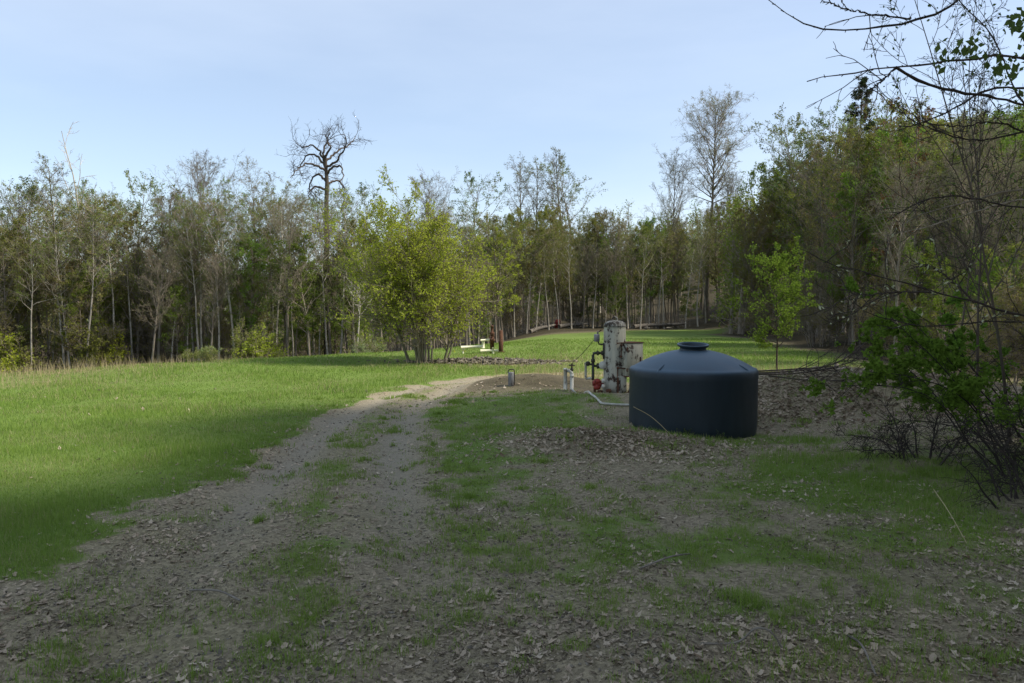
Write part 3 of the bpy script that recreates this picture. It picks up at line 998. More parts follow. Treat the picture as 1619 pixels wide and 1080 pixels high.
o = fw.build('woodland', [M['bark'], M['olive'], M['green'], M['brown']], smooth=False, rnd=True)
tag(o, 'dense mass of far trees filling the wood behind the field', 'woodland', kind='stuff')

# ------------------------------------------------------------------ hardware materials
t = NT('dark_blue_plastic')
v = t.coord('Object')
n = t.noise(v, 2.2, 5, 0.6)
n2 = t.noise(t.coord('Object', (1, 1, 0.15)), 6, 4, 0.6)
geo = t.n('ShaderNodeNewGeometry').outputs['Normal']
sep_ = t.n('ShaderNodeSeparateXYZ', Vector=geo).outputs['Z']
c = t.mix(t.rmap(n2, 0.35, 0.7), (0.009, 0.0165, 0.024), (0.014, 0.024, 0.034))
sheen_dust = t.math('MULTIPLY', t.rmap(sep_, 0.25, 0.95), t.rmap(n, 0.25, 0.75, 0.45, 0.8))
c = t.mix(sheen_dust, c, (0.08, 0.14, 0.19))  # upward faces lighter blue: sky sheen painted into the colour, along with dust
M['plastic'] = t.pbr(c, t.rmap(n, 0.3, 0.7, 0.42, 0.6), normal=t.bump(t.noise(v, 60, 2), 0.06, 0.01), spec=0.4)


def paint(name, c1, c2, stain, lo=.54, hi=.62, rough=.55, sc=5.0):
    t = NT(name)
    v = t.coord('Object')
    a = t.noise(v, sc, 6, 0.7, .4)
    b = t.noise(t.coord('Object', (1, 1, 0.22)), sc * 2.2, 5, 0.65)
    col = t.mix(t.rmap(b, 0.35, 0.65), c1, c2)
    m = t.rmap(t.math('MULTIPLY_ADD', b, 0.35, t.math('MULTIPLY', a, 0.75)), lo, hi)
    st = t.mix(t.rmap(t.noise(v, 22, 3), .35, .65), stain, (0.03, 0.02, 0.015))
    return t.pbr(t.mix(m, col, st), t.rmap(m, 0, 1, rough, 0.9), normal=t.bump(t.math('SUBTRACT', 1.0, m), 0.4, 0.006))


M['cream'] = paint('weathered_cream_paint', (0.41, 0.39, 0.30), (0.29, 0.28, 0.22), (0.06, 0.038, 0.026), .575, .635)
M['cream_top'] = paint('mossy_grey_paint', (0.30, 0.29, 0.25), (0.13, 0.12, 0.10), (0.05, 0.045, 0.035), .52, .60, .9, 9)
M['white_pipe'] = paint('white_pipe_paint', (0.55, 0.54, 0.47), (0.43, 0.42, 0.36), (0.16, 0.11, 0.06), .60, .68, .5, 8)
M['bright_pipe'] = paint('pale_yellow_pipe_paint', (0.72, 0.70, 0.50), (0.60, 0.58, 0.42), (0.2, 0.14, 0.07), .64, .72, .5, 8)
M['iron'] = paint('dark_green_iron', (0.030, 0.036, 0.026), (0.055, 0.055, 0.04), (0.09, 0.045, 0.025), .55, .65, .6, 9)
M['red'] = paint('red_paint', (0.28, 0.035, 0.022), (0.2, 0.03, 0.02), (0.05, 0.03, 0.02), .58, .66, .45, 14)
M['rust'] = paint('rusty_steel', (0.11, 0.048, 0.026), (0.075, 0.036, 0.022), (0.16, 0.07, 0.035), .5, .6, .9, 9)
M['galv'] = paint('grey_galvanised', (0.24, 0.24, 0.24), (0.16, 0.16, 0.165), (0.06, 0.05, 0.04), .58, .68, .5, 12)
M['old_wood'] = bark_mat('weathered_wood', (0.12, 0.105, 0.085), (0.24, 0.215, 0.18), (0.09, 0.08, 0.065))
t = NT('pale_stone')
M['stone'] = t.pbr(t.mix(t.rmap(t.attr('rnd'), 0, 1), (0.05, 0.042, 0.032), (0.20, 0.175, 0.135)), 0.9)

# ------------------------------------------------------------------ water tank
TX, TY = 2.93, 12.42
TZ = 2.0 - (693 - 480) / 1214 * 11.4 - 0.01
tank = empty('water_tank', (TX, TY, TZ), 'large dark blue round plastic water tank with a domed top and open lid ring', 'water tank')
R = 1.015
H = 0.965
ap = 0.30
prof = [(R - .03, -.25), (R - .012, 0.0), (R - .004, .06), (R, .12), (R, H - .16), (R + .006, H - .13), (R + .006, H - .05), (R - .002, H - .015), (R - .022, H + .012)]
for u in np.linspace(.94, .26, 16):
    prof.append((R * u, H + .012 + ap * (1 - (u / .96) ** 2) * 1.0))
g = Geo()
add_lathe(g, prof, 96, cap=True)
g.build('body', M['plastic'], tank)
for k in range(4):
    a = math.radians(45 + 90 * k)
    pts = []
    for u in np.linspace(.97, .80, 6):
        pts.append((R * u * math.cos(a), R * u * math.sin(a), H + .012 + ap * (1 - (u / .96) ** 2) - .006))
    pts[0] = (R * .985 * math.cos(a), R * .985 * math.sin(a), H - .02)
    gr = Geo()
    add_tube(gr, pts, [.02, .024, .024, .022, .018, .008], 8)
    gr.build('rib', M['plastic'], tank)
zt = H + .012 + ap * .925
g = Geo()
add_lathe(g, [(.215, -.05), (.213, .02), (.205, .03), (.205, .045), (.245, .07), (.255, .09), (.250, .102), (.225, .102), (.218, .092), (.185, .03), (.18, -.03), (.02, -.035)], 48, cap=False)
lid = g.build('lid_ring', M['plastic'], tank, loc=(0, 0, zt))
lid.rotation_euler = (math.radians(5.5), 0, 0)

# ------------------------------------------------------------------ gas separator
SY = 16.4
SX = (972 - 809.5) / 1214 * SY
SZ = 2.0 - (626 - 480) / 1214 * SY
sepo = empty('gas_separator', (SX, SY, SZ), 'rust-stained cream upright gas separator vessel with pipes and a side cabinet behind the tank', 'separator')
g = Geo()
add_lathe(g, [(.255, .02), (.255, .28), (.236, .30), (.236, 1.44), (.232, 1.452), (.238, 1.46), (.234, 1.475)], 40)
g.build('vessel', M['cream'], sepo)
g = Geo()
add_lathe(g, [(.237, 1.47), (.234, 1.51), (.215, 1.555), (.17, 1.59), (.1, 1.608), (.01, 1.613)], 40)
g.build('vessel_cap', M['cream_top'], sepo)
g = Geo()
add_ring(g, (0, 0, 1.63), .055, .014, 'y')
add_box(g, (0, 0, 1.615), (.12, .05, .02))
g.build('lifting_eye', M['cream_top'], sepo)
g = Geo()
add_box(g, (.30, -.05, .79), (.44, .40, .70), math.radians(30), bev=.008)
cab = g.build('cabinet', M['cream'], sepo)
g = Geo()
for zz in (1.145, .44):
    add_box(g, (.30, -.05, zz), (.47, .43, .022), math.radians(30), bev=.004)
g.build('cabinet_rim', M['rust'], cab)
g = Geo()
cs, sn = math.cos(math.radians(30)), math.sin(math.radians(30))


def cabp(u, w, z):
    return (.30 + u * cs - w * sn, -.05 + u * sn + w * cs, z)


for z_ in (1.02, .58):
    add_box(g, cabp(-.21, -.203, z_), (.03, .012, .07), math.radians(30), bev=.003)
add_box(g, cabp(.15, -.206, .8), (.03, .02, .09), math.radians(30), bev=.003)
g.build('hinge', M['rust'], cab)
g = Geo()
add_box(g, (.115, -.20, .245), (.20, .16, .39), math.radians(8), bev=.008)
g.build('lower_housing', M['cream'], sepo)
g = Geo()
add_box(g, (.02, -.262, .385), (.10, .006, .022), 0, bev=.002)
g.build('name_plate', M['iron'], sepo)
# ladder-like sight glass and brackets on the front
g = Geo()
add_tube(g, [(.03, -.275, .42), (.03, -.275, .62)], .012, 8)
add_tube(g, [(.03, -.275, .62), (.25, -.30, .60), (.42, -.16, .585)], .014, 8)
add_tube(g, [(.02, -.235, 1.13), (.02, -.28, 1.14), (.18, -.29, 1.15)], .012, 8)
add_tube(g, [(.10, -.29, 1.10), (.10, -.30, .86)], .010, 8)
add_tube(g, [(.04, -.275, .05), (.04, -.275, .42)], .022, 8)
for z_ in (.62, .86, 1.1):
    add_lathe(g, [(.024, -.02), (.024, .02)], 10, (.03 if z_ < .7 else .10, -.285, z_))
g.build('sight_glass', M['rust'], sepo)


def L(px, py):
    return (px - 972) * SY / 1214, (626 - py) * SY / 1214


g = Geo()
x0, zt_ = L(937.5, 558)
_, zb = L(937.5, 598)
add_tube(g, [(-.2, -.05, zt_), (x0 + .06, -.05, zt_), (x0 + .012, -.05, zt_ - .008), (x0, -.05, zt_ - .05), (x0, -.05, zb)], .03, 12)
for xx in (x0 + .10, -.27):
    add_lathe(g, [(.052, -.018), (.052, .018)], 14, (xx, -.05, zt_), axis='x')
add_lathe(g, [(.045, -.03), (.045, .03)], 12, (x0, -.05, zt_ - .16))
zv = L(0, 577)[1]
add_tube(g, [(x0 - .17, -.05, zv + .03), (x0 - .02, -.05, zv + .01)], .022, 10)
add_tube(g, [(x0, -.05, zv - .02), (-.2, -.05, zv - .02)], .026, 10)
add_lathe(g, [(.02, -.05), (.05, -.03), (.05, .03), (.02, .05)], 12, (x0 - .11, -.05, zv + .03))
add_lathe(g, [(.06, -.02), (.06, .02)], 14, (x0 + .10, -.05, zv - .02), axis='x')
add_lathe(g, [(.05, -.05), (.055, 0), (.05, .05)], 12, (x0 + .17, -.06, zv - .02))
add_lathe(g, [(.03, -.04), (.03, .05)], 10, (x0, -.05, zb))
g.build('pipework', M['iron'], sepo)
g = Geo()
add_lathe(g, [(.075, -.03), (.085, -.01), (.085, .02), (.03, .05)], 18, (x0 + .20, -.12, zv), axis='y')
g.build('gauge', M['white_pipe'], sepo)
xb, zbx = L(943, 534)
g = Geo()
add_box(g, (xb, -.08, zbx), (.10, .10, .16), .3, bev=.012)
add_lathe(g, [(.018, 0), (.018, .06)], 10, (xb + .02, -.08, zbx + .08))
g.build('instrument_box', M['galv'], sepo)
g = Geo()
add_tube(g, [(xb + .03, -.08, zbx - .08), (xb + .05, -.08, zbx - .13), (xb + .1, -.07, zbx - .14), (-.2, -.05, zbx - .13)], .016, 8)
add_tube(g, [(xb + .04, -.08, zbx + .13), (xb + .10, -.09, zbx + .17)], .012, 8)
add_box(g, (-.245, -.06, zbx - .28), (.03, .08, .34), 0)
g.build('instrument_bracket', M['iron'], sepo)
# white drop pipe with an elbow
x1, z1 = L(926, 573)
z2 = L(0, 599)[1]
g = Geo()
add_tube(g, [(x1, -.05, z1), (x1, -.05, z2 + .03), (x1 + .02, -.05, z2), (x1 + .12, -.05, z2 + .02)], .026, 12)
g.build('drop_pipe', M['white_pipe'], sepo)
# red regulator low on the left
xr, zr = L(943, 607)
g = Geo()
add_lathe(g, [(.03, -.12), (.07, -.1), (.085, -.04), (.06, -.02), (.06, .02), (.085, .04), (.07, .10), (.03, .12)], 18, (xr, -.2, zr + .01))
add_lathe(g, [(.05, -.03), (.06, 0), (.05, .04)], 14, (xr - .07, -.2, zr + .03), axis='x')
add_lathe(g, [(.05, -.08), (.06, 0), (.05, .08)], 14, (xr + .06, -.2, zr + .02), axis='x')
reg = g.build('regulator', M['red'], sepo)
g = Geo()
for dz in (.085, -.03):
    add_lathe(g, [(.045, -.03), (.05, .0), (.045, .03), (.02, .045)], 14, (xr + .12, -.24, zr + dz), axis='x')
g.build('regulator_cap', M['white_pipe'], reg)
g = Geo()
add_tube(g, [(xr - .05, -.2, zr - .02), (xr - .05, -.2, zr - .16), (xr + .05, -.22, zr - .24), (-.2, -.2, .06)], .03, 10)
add_lathe(g, [(.05, -.05), (.06, 0), (.05, .05)], 12, (xr + .06, -.21, zr - .17))
add_lathe(g, [(.05, -.05), (.06, 0), (.05, .05)], 12, (-.16, -.27, .12), axis='x')
g.build('drain_pipework', M['rust'], sepo)
add_tube(Geo(), [(.22, -.33, .05), (.28, -.34, .16), (.34, -.3, .1), (.45, -.25, .14)], .028, 10).build('burner_pipe', M['rust'], sepo)
add_tube(Geo(), [(.12, -.36, .03), (.2, -.38, .10), (.3, -.38, .05)], .025, 10).build('drain_elbow', M['rust'], sepo)
g = Geo()
add_lathe(g, [(.03, -.04), (.045, 0), (.03, .04)], 12, (.30, -.36, .17), axis='x')
add_lathe(g, [(.02, -.05), (.03, 0), (.02, .05)], 12, (.31, -.40, .02))
g.build('drain_valve', M['white_pipe'], sepo)
g = Geo()
add_box(g, (.28, -.08, -.03), (1.5, 1.0, .10), 0, bev=.02)
skid = g.build('skid', M['rust'], sepo)
g = Geo()
add_tube(g, [(-.53, .06, .03), (-.26, -.60, .03), (-.20, -.64, .03), (1.1, -.64, .03)], .042, 12)
g.build('skid_edge_pipe', M['white_pipe'], skid)

# riser with hand-wheel valve and its pipe along the ground
RY = 16.9
p = at(904, 614, RY)
rx, rz0 = p[0], tz(p[0], RY)
ris = empty('pipe_riser', (rx, RY, rz0), 'white pipe riser with small handwheel valve and pipe along the grass left of the separator', 'pipe riser')


def Q(px, py):
    q = at(px, py, RY)
    return q[0] - rx, q[2] - rz0


g = Geo()
za = Q(0, 587)[1]
xl = Q(896, 0)[0]
pts = [(0, 0, .02), (0, 0, za - .06), (-.012, 0, za - .02), (-.05, 0, za + .012), (xl + .03, 0, za + .015)]
add_tube(g, pts, .04, 14)
add_lathe(g, [(.047, -.03), (.047, .03)], 14, (0, 0, za - .10))
e1 = ground(951, 641)
e2 = ground(1000, 642)
gp = [(0, 0, .03)]
for (ex, ey) in [(rx + (e1[0] - rx) * q, RY + (e1[1] - RY) * q) for q in np.linspace(.1, 1, 10)] + [(e1[0] + (e2[0] - e1[0]) * q, e1[1] + (e2[1] - e1[1]) * q) for q in (.08, .3, .5, .75, 1)]:
    gp.append((ex - rx, ey - RY, tz(ex, ey) + .03 - rz0))
add_tube(g, gp, .02, 12)
g.build('pipe', M['white_pipe'], ris)
g = Geo()
add_tube(g, [(xl, .02, -.06), (xl, .02, za + .03)], .04, 12)
add_lathe(g, [(.05, 0), (.05, .03), (.03, .05)], 12, (xl, .02, za + .02))
g.build('support_post', M['white_pipe'], ris)
g = Geo()
zw = Q(0, 579)[1]
add_tube(g, [(0, 0, za), (0, 0, zw + .06)], .018, 8)
add_lathe(g, [(.035, -.02), (.04, .02), (.02, .05)], 10, (0, 0, za + .03))
val = g.build('valve', M['iron'], ris)
g = Geo()
add_ring(g, (0, 0, zw + .02), .062, .012, 'z', 20, 6)
add_tube(g, [(-.06, 0, zw + .02), (.06, 0, zw + .02)], .009, 6)
add_tube(g, [(0, -.06, zw + .02), (0, .06, zw + .02)], .009, 6)
g.build('handwheel', M['iron'], val)
g = Geo()
wa = (0, 0, zw + .06)
wb = (SX + xb - rx, SY - .08 - RY, SZ + zbx + .03 - rz0)
add_tube(g, [wa, tuple((np.array(wa) + wb) / 2 + [0, 0, -.03]), wb], .006, 5, n=8)
g.build('guy_wire', M['iron'], ris)

# stub post on the spoil bank
sx, sy = ground(808, 611)
stub = empty('marker_post', (sx, sy, tz(sx, sy)), 'short grey metal marker post on the dirt bank left of the separator', 'post')
g = Geo()
add_lathe(g, [(.068, -.1), (.068, .30), (.062, .315), (.05, .32)], 16)
g.build('post', M['galv'], stub)
g = Geo()
add_tube(g, [(-.07, 0, .30), (-.05, 0, .37), (.03, 0, .385), (.075, 0, .35), (.082, 0, .02)], .012, 8, n=24)
g.build('wire_loop', M['iron'], stub)

# ------------------------------------------------------------------ well head out in the field
WY = 31.5
sW = WY / 1214
wx = (778 - 809.5) * sW
wz = tz(wx, WY)
well = empty('gas_wellhead', (wx, WY, wz), 'rusty gas wellhead with pale yellow pipes standing behind the rubble heap in the field', 'wellhead')


def W_(px, py):
    q = at(px, py, WY)
    return q[0] - wx, q[2] - wz


g = Geo()
top = W_(779, 514)[1]
add_lathe(g, [(.085, -.2), (.085, .5), (.13, .5), (.13, .58), (.07, .58), (.07, .78), (.10, .79), (.10, .86), (.055, .87), (.055, top - .08), (.075, top - .07), (.03, top)], 16)
wb_ = g.build('casing', M['rust'], well)
g = Geo()
add_ring(g, (0, -.12, .68), .11, .016, 'y', 18, 6)
add_tube(g, [(0, 0, .68), (0, -.12, .68)], .02, 8)
add_tube(g, [(-.11, -.12, .68), (.11, -.12, .68)], .012, 6)
g.build('handwheel', M['rust'], well)
g = Geo()
a, b_ = W_(730, 549), W_(764, 548)
c1, c2 = W_(763, 538), W_(776, 537)
add_tube(g, [(a[0] - .02, -.1, a[1] + .0), (b_[0], -.1, b_[1])], .06, 12)
add_tube(g, [(a[0] + .06, -.1, a[1]), (a[0] + .06, -.1, -.1)], .045, 10)
add_tube(g, [(b_[0], -.1, b_[1] - .06), (b_[0], -.1, c1[1])], .06, 10)
add_tube(g, [(c1[0] - .08, -.1, c1[1]), (c2[0] + .04, -.03, c2[1])], .045, 10)
g.build('flow_pipe', M['bright_pipe'], well)
g = Geo()
d1, d2 = W_(760, 554), W_(788, 554)
add_tube(g, [(d1[0], -.25, d1[1]), (d2[0], -.25, d2[1])], .055, 12)
e_ = W_(780, 549)
add_tube(g, [(e_[0], -.25, e_[1]), (e_[0], -.25, -.15)], .055, 12)
g.build('casing_pipe', M['bright_pipe'], well)
px_ = at(792, 556, 31.9)
post = empty('rusty_post', (px_[0], 31.9, tz(px_[0], 31.9)), 'tall rusty steel post standing right beside the wellhead pipes', 'post')
g = Geo()
hp = at(792, 522, 31.9)[2] - tz(px_[0], 31.9)
add_lathe(g, [(.10, -.2), (.095, hp * .5), (.08, hp * .52), (.08, hp - .02), (.03, hp)], 14)
add_lathe(g, [(.17, .0), (.17, .04)], 14)
tag(g.build('shaft', M['rust'], post))

# red drum far in the trees
dp = at(881, 520, 62)
dr_ = empty('red_drum', (dp[0], 62, tz(dp[0], 62)), 'small red drum standing among the trunks at the far wood edge', 'drum', scale=.75)
g = Geo()
add_lathe(g, [(.28, 0), (.3, .02), (.3, .29), (.315, .3), (.3, .31), (.3, .58), (.315, .59), (.3, .6), (.3, .88), (.27, .9)], 20)
g.build('drum_body', M['red'], dr_)
g = Geo()
add_lathe(g, [(.04, .88), (.04, .93)], 10, (.15, 0, 0))
g.build('bung', M['iron'], dr_)

# fallen logs along the far field edge
r = np.random.default_rng(300)
LOG = [('long fallen log lying level at the far field edge right of the separator', 1002, 1062, 523, 60),
       ('pale fallen log lying close right of the separator top at the far field edge', 1040, 1085, 520, 61.5),
       ('short broken log left of the red drum at the far field edge', 838, 878, 527, 57.5),
       ('fallen pale trunk lying under the trees right of the red drum', 884, 930, 522, 60)]
for lab, xa, xb_, py, Y in LOG:
    a, b = at(xa, py, Y), at(xb_, py, Y + 1.5)
    a[2], b[2] = tz(a[0], Y) + .16, tz(b[0], Y + 1.5) + .34
    lg = empty('fallen_log', tuple(a), lab, 'log')
    g = Geo()
    dlt = b - a
    add_tube(g, [(0, 0, 0), dlt * .35 + [0, .1, .05], dlt * .7 + [0, -.1, .02], dlt], [.17, .15, .12, .07], 9, n=12)
    g.build('stem', M['old_wood'], lg)
    g = Geo()
    st = r.uniform(.2, .95, 9)[:, None] * dlt
    P, R_ = run(st, np.stack([r.normal(size=9) * .5, r.normal(size=9) * .4, r.uniform(.4, 1, 9)], 1), r.uniform(.4, 1.1, 9), np.full(9, .035), np.full(9, .012), 4, .15, 0, r)
    g.add(*tubes(P, R_, 5))
    g.build('broken_branch', M['old_wood'], lg)


def rocks(g, pos, size, r, flat=.6, mat=0):
    N = len(pos)
    base = np.array([(1, 0, 0), (-1, 0, 0), (0, 1, 0), (0, -1, 0), (0, 0, 1), (0, 0, -1)], float)
    V = base[None] * r.uniform(.55, 1.25, (N, 6, 1)) + r.normal(size=(N, 6, 3)) * .16
    V[:, :, 2] *= flat
    a = r.uniform(0, 6.28, N)
    c_, s_ = np.cos(a)[:, None], np.sin(a)[:, None]
    V = np.stack([V[..., 0] * c_ - V[..., 1] * s_, V[..., 0] * s_ + V[..., 1] * c_, V[..., 2]], -1)
    V = V * size[:, None, None] + pos[:, None, :]
    F = np.array([(0, 2, 4), (2, 1, 4), (1, 3, 4), (3, 0, 4), (2, 0, 5), (1, 2, 5), (3, 1, 5), (0, 3, 5)])
    g.add(V.reshape(-1, 3), (F[None] + (np.arange(N) * 6)[:, None, None]).reshape(-1, 3), mat, np.repeat(r.uniform(0, 1, N), 6))


for k, (lab, px, py, Y, s) in enumerate([('pale angular boulder at the far field edge right of the separator', 1056, 521, 59, .33), ('small pale boulder beside the fallen logs', 1022, 523, 58, .24)]):
    q = at(px, py, Y)
    g = Geo()
    rocks(g, np.zeros((1, 3)), np.array([1.0]), np.random.default_rng(k + 5), .8)
    o = g.build('boulder', M['stone'], smooth=False, rnd=True, loc=(q[0], Y, tz(q[0], Y) + .1))
    o.scale = (s, s, s)
    md = o.modifiers.new('round', 'SUBSURF')
    md.subdivision_type = 'SIMPLE'
    md.levels = md.render_levels = 2
    tag(o, lab, 'boulder')

# rubble heap by the clump
g = Geo()
N = 1000
a = r.normal(size=N)
X = -0.9 + a * 1.25
Yr = 26.9 + r.normal(size=N) * .35 - .05 * a
Z = terrain(X, Yr) + .20 * np.exp(-((X + .9) / 1.9) ** 2 - ((Yr - 26.9) / .5) ** 2) * r.uniform(0, 1.2, N)
rocks(g, np.stack([X, Yr, Z], 1), r.uniform(.03, .12, N), r)
tag(g.build('rubble_heap', M['stone'], smooth=False, rnd=True), 'low heap of grey rubble and broken stone at the foot of the yellow-green clump', 'rubble heap')

# wooden stake in the dry grass
q = at(1322, 600, 17.6)
stake = empty('wooden_stake', (q[0], 17.6, tz(q[0], 17.6)), 'short grey wooden stake in the dry grass right of the tank', 'stake')
g = Geo()
add_box(g, (0, 0, .26), (.09, .08, .72), .3, bev=.012)
g.build('shaft', M['old_wood'], stake)

# thin pale stalk leaning on the tank, and curved dead stems on the ground
def stick(name, lab, pts, rad, m, cat='stick'):
    g = Geo()
    add_tube(g, pts, rad, 6, n=20)
    return tag(g.build(name, M[m]), lab, cat)


def gpt(px, py, dz=.02):
    x, y = ground(px, py)
    return (x, y, tz(x, y) + dz)


q0 = np.array([TX - 1.01, TY - .35, TZ + .38])
q1 = np.array(gpt(1062, 690, .0))
stick('dry_stalk', 'thin pale dry stalk leaning against the left side of the tank', [q0, (q0 + q1) / 2 + [-.01, -.06, .06], q1], .005, 'straw')
a_, b__ = np.array(gpt(1165, 1022, .01)), np.array(gpt(1238, 1032, .0))
stick('arched_stalk', 'pale arched dead stem looping over the leaf litter at lower right', [np.array(gpt(1108, 1030)), a_, (a_ * .6 + b__ * .4) + [0, 0, .10], (a_ * .25 + b__ * .75) + [0, 0, .09], b__], .006, 'old_wood')
stick('leaning_stalk', 'thin pale grass stalk leaning in the green strip at right', [gpt(1530, 862, .0), np.array(gpt(1500, 840)) + [0, 0, .14], np.array(gpt(1474, 830)) + [0, 0, .30]], .004, 'straw')
stick('fallen_stalk', 'dark dead stem lying across the leaf litter at the lower right', [gpt(1340, 1010), np.array(gpt(1362, 1035)) + [0, 0, .03], gpt(1385, 1072)], .007, 'old_wood')
for k, (xa, ya, xb_, yb, lab) in enumerate([(1010, 905, 1090, 880, 'short grey twig lying right of the track below the dirt bank'), (300, 930, 380, 955, 'short grey twig lying on the left edge of the track')]):
    A, B = np.array(gpt(xa, ya)), np.array(gpt(xb_, yb))
    stick('fallen_twig', lab, [A, (A + B) / 2 + [.03, 0, .03], B], .007, 'old_wood', 'twig')

# bent fallen saplings behind the tank
r = np.random.default_rng(320)
fs = empty('fallen_branch', (0, 0, 0), 'bundle of dark bent dead branches lying behind the right side of the tank', 'branch')
paths = [[(1180, 590, 14.2), (1240, 588, 14.3), (1290, 582, 14.4), (1330, 570, 14.6), (1365, 545, 14.8), (1392, 512, 15)],
         [(1190, 592, 14.0), (1260, 590, 14.1), (1320, 580, 14.3), (1365, 566, 14.5), (1420, 556, 14.8)],
         [(1195, 587, 14.6), (1250, 584, 14.7), (1310, 578, 14.6), (1345, 560, 14.6), (1375, 522, 14.7)],
         [(1215, 594, 13.8), (1290, 602, 13.7), (1360, 598, 13.7), (1410, 590, 13.8)]]
PB = np.stack([resample([at(*q) for q in pth], 14) for pth in paths])
g = Geo()
g.add(*tubes(PB, np.linspace(.017, .007, 14)[None].repeat(4, 0), 6))
fs_l = g.build('limb', M['dark_bark'], fs)
g = Geo()
p, d, rr, tt, _ = spawn(PB, np.full((4, 14), .02), 14, .25, 1, 35, 12, r)
P, R_ = run(p, d, r.uniform(.25, .9, len(p)), np.full(len(p), .008), np.full(len(p), .003), 5, .12, .04, r)
g.add(*tubes(P, R_, 4))
p, d, rr, tt, _ = spawn(P, R_, 5, .2, 1, 35, 12, r)
P, R_ = run(p, d, r.uniform(.1, .4, len(p)), np.full(len(p), .004), np.full(len(p), .002), 3, .12, .02, r)
g.add(*tubes(P, R_, 3))
g.build('twigs', M['dark_twig'], fs)

# ------------------------------------------------------------------ big bush on the right
def bush(cx, cy, n, rad, Hh, label, seed, leafcut, dens=1.0, name='bush', leaf='bush_leaf', cat='bush', ls=.06):
    r = np.random.default_rng(seed)
    o = empty(name, (cx, cy, tz(cx, cy)), label, cat)
    a = r.uniform(0, 6.28, n)
    q = np.sqrt(r.uniform(0, 1, n)) * .45
    st = np.stack([np.cos(a) * q * rad, np.sin(a) * q * rad, 0 * a - .05], 1)
    dr = np.stack([np.cos(a) * .42 + r.normal(size=n) * .2, np.sin(a) * .55 + r.normal(size=n) * .2, np.ones(n)], 1)
    P0, R0 = run(st, dr, Hh * r.uniform(.9, 1.7, n), r.uniform(.008, .016, n), np.full(n, .003), 12, .10, -.06, r)
    g = Geo()
    g.add(*tubes(P0, R0, 5))
    g.build('stems', M['dark_twig'], o)
    cr = Geo()
    p, d, rr, tt, _ = spawn(P0, R0, 12, .15, 1, 55, 15, r)
    l = r.uniform(.2, .6, len(p)) * Hh * .42
    P1, R1 = run(p, d, l, np.full(len(p), .005), np.full(len(p), .002), 5, .14, -.03, r)
    cr.add(*tubes(P1, R1, 3))
    p, d, rr, tt, _ = spawn(P1, R1, 5, .2, 1, 50, 15, r)
    P2, R2 = run(p, d, r.uniform(.08, .28, len(p)), np.full(len(p), .003), np.full(len(p), .0015), 3, .14, .0, r)
    cr.add(*tubes(P2, R2, 3))
    p, d, rr, tt, _ = spawn(P2, R2, int(6 * dens), .05, 1, 60, 20, r)
    keep = (p[:, 2] > leafcut * Hh + r.normal(size=len(p)) * .14) & (fbm(p[:, 0] * 2 + 7, p[:, 1] * 2 + p[:, 2] * 2.4, seed, 2) > .36)
    p = p[keep]
    add_leaves(cr, p, ls, r, 1, asp=.62, droop=.3)
    cr.build('foliage', [M['dark_twig'], M[leaf]], o, smooth=False, rnd=True)
    return o


bush(6.15, 8.8, 34, 1.2, 1.75, 'big green leafy bush with dark tangled lower stems at the right edge', 401, .46, 9, ls=.05)
bush(7.6, 10.4, 20, 1.3, 1.6, 'green leafy bush behind the big bush at the right edge', 402, .45, 6, ls=.05)
bush(5.2, 7.3, 18, 1.1, .8, 'dark bare bramble tangle in front of the big green bush', 403, 3.0, 1, 'bramble', 'dark', 'bramble')
bush(5.0, 9.3, 12, .8, .6, 'low bare bramble at the foot of the leaf-covered bank', 404, 3.0, 1, 'bramble', 'dark', 'bramble')
bush(8.2, 14.6, 12, 1.2, 1.3, 'thin brownish bush on top of the leaf-covered bank', 405, .6, .5, 'bush', 'brown', 'bush', .05)

# ------------------------------------------------------------------ overhanging tree whose trunk stands just outside the photo
r = np.random.default_rng(410)
OX, OY = 4.75, 5.6
ov = empty('overhanging_tree', (OX, OY, tz(OX, OY)), 'near tree reaching in from the right edge with dark budding branches across the sky', 'tree')
zg = tz(OX, OY)


def wl_(pts):
    return np.array([at(*q) - [OX, OY, zg] for q in pts])


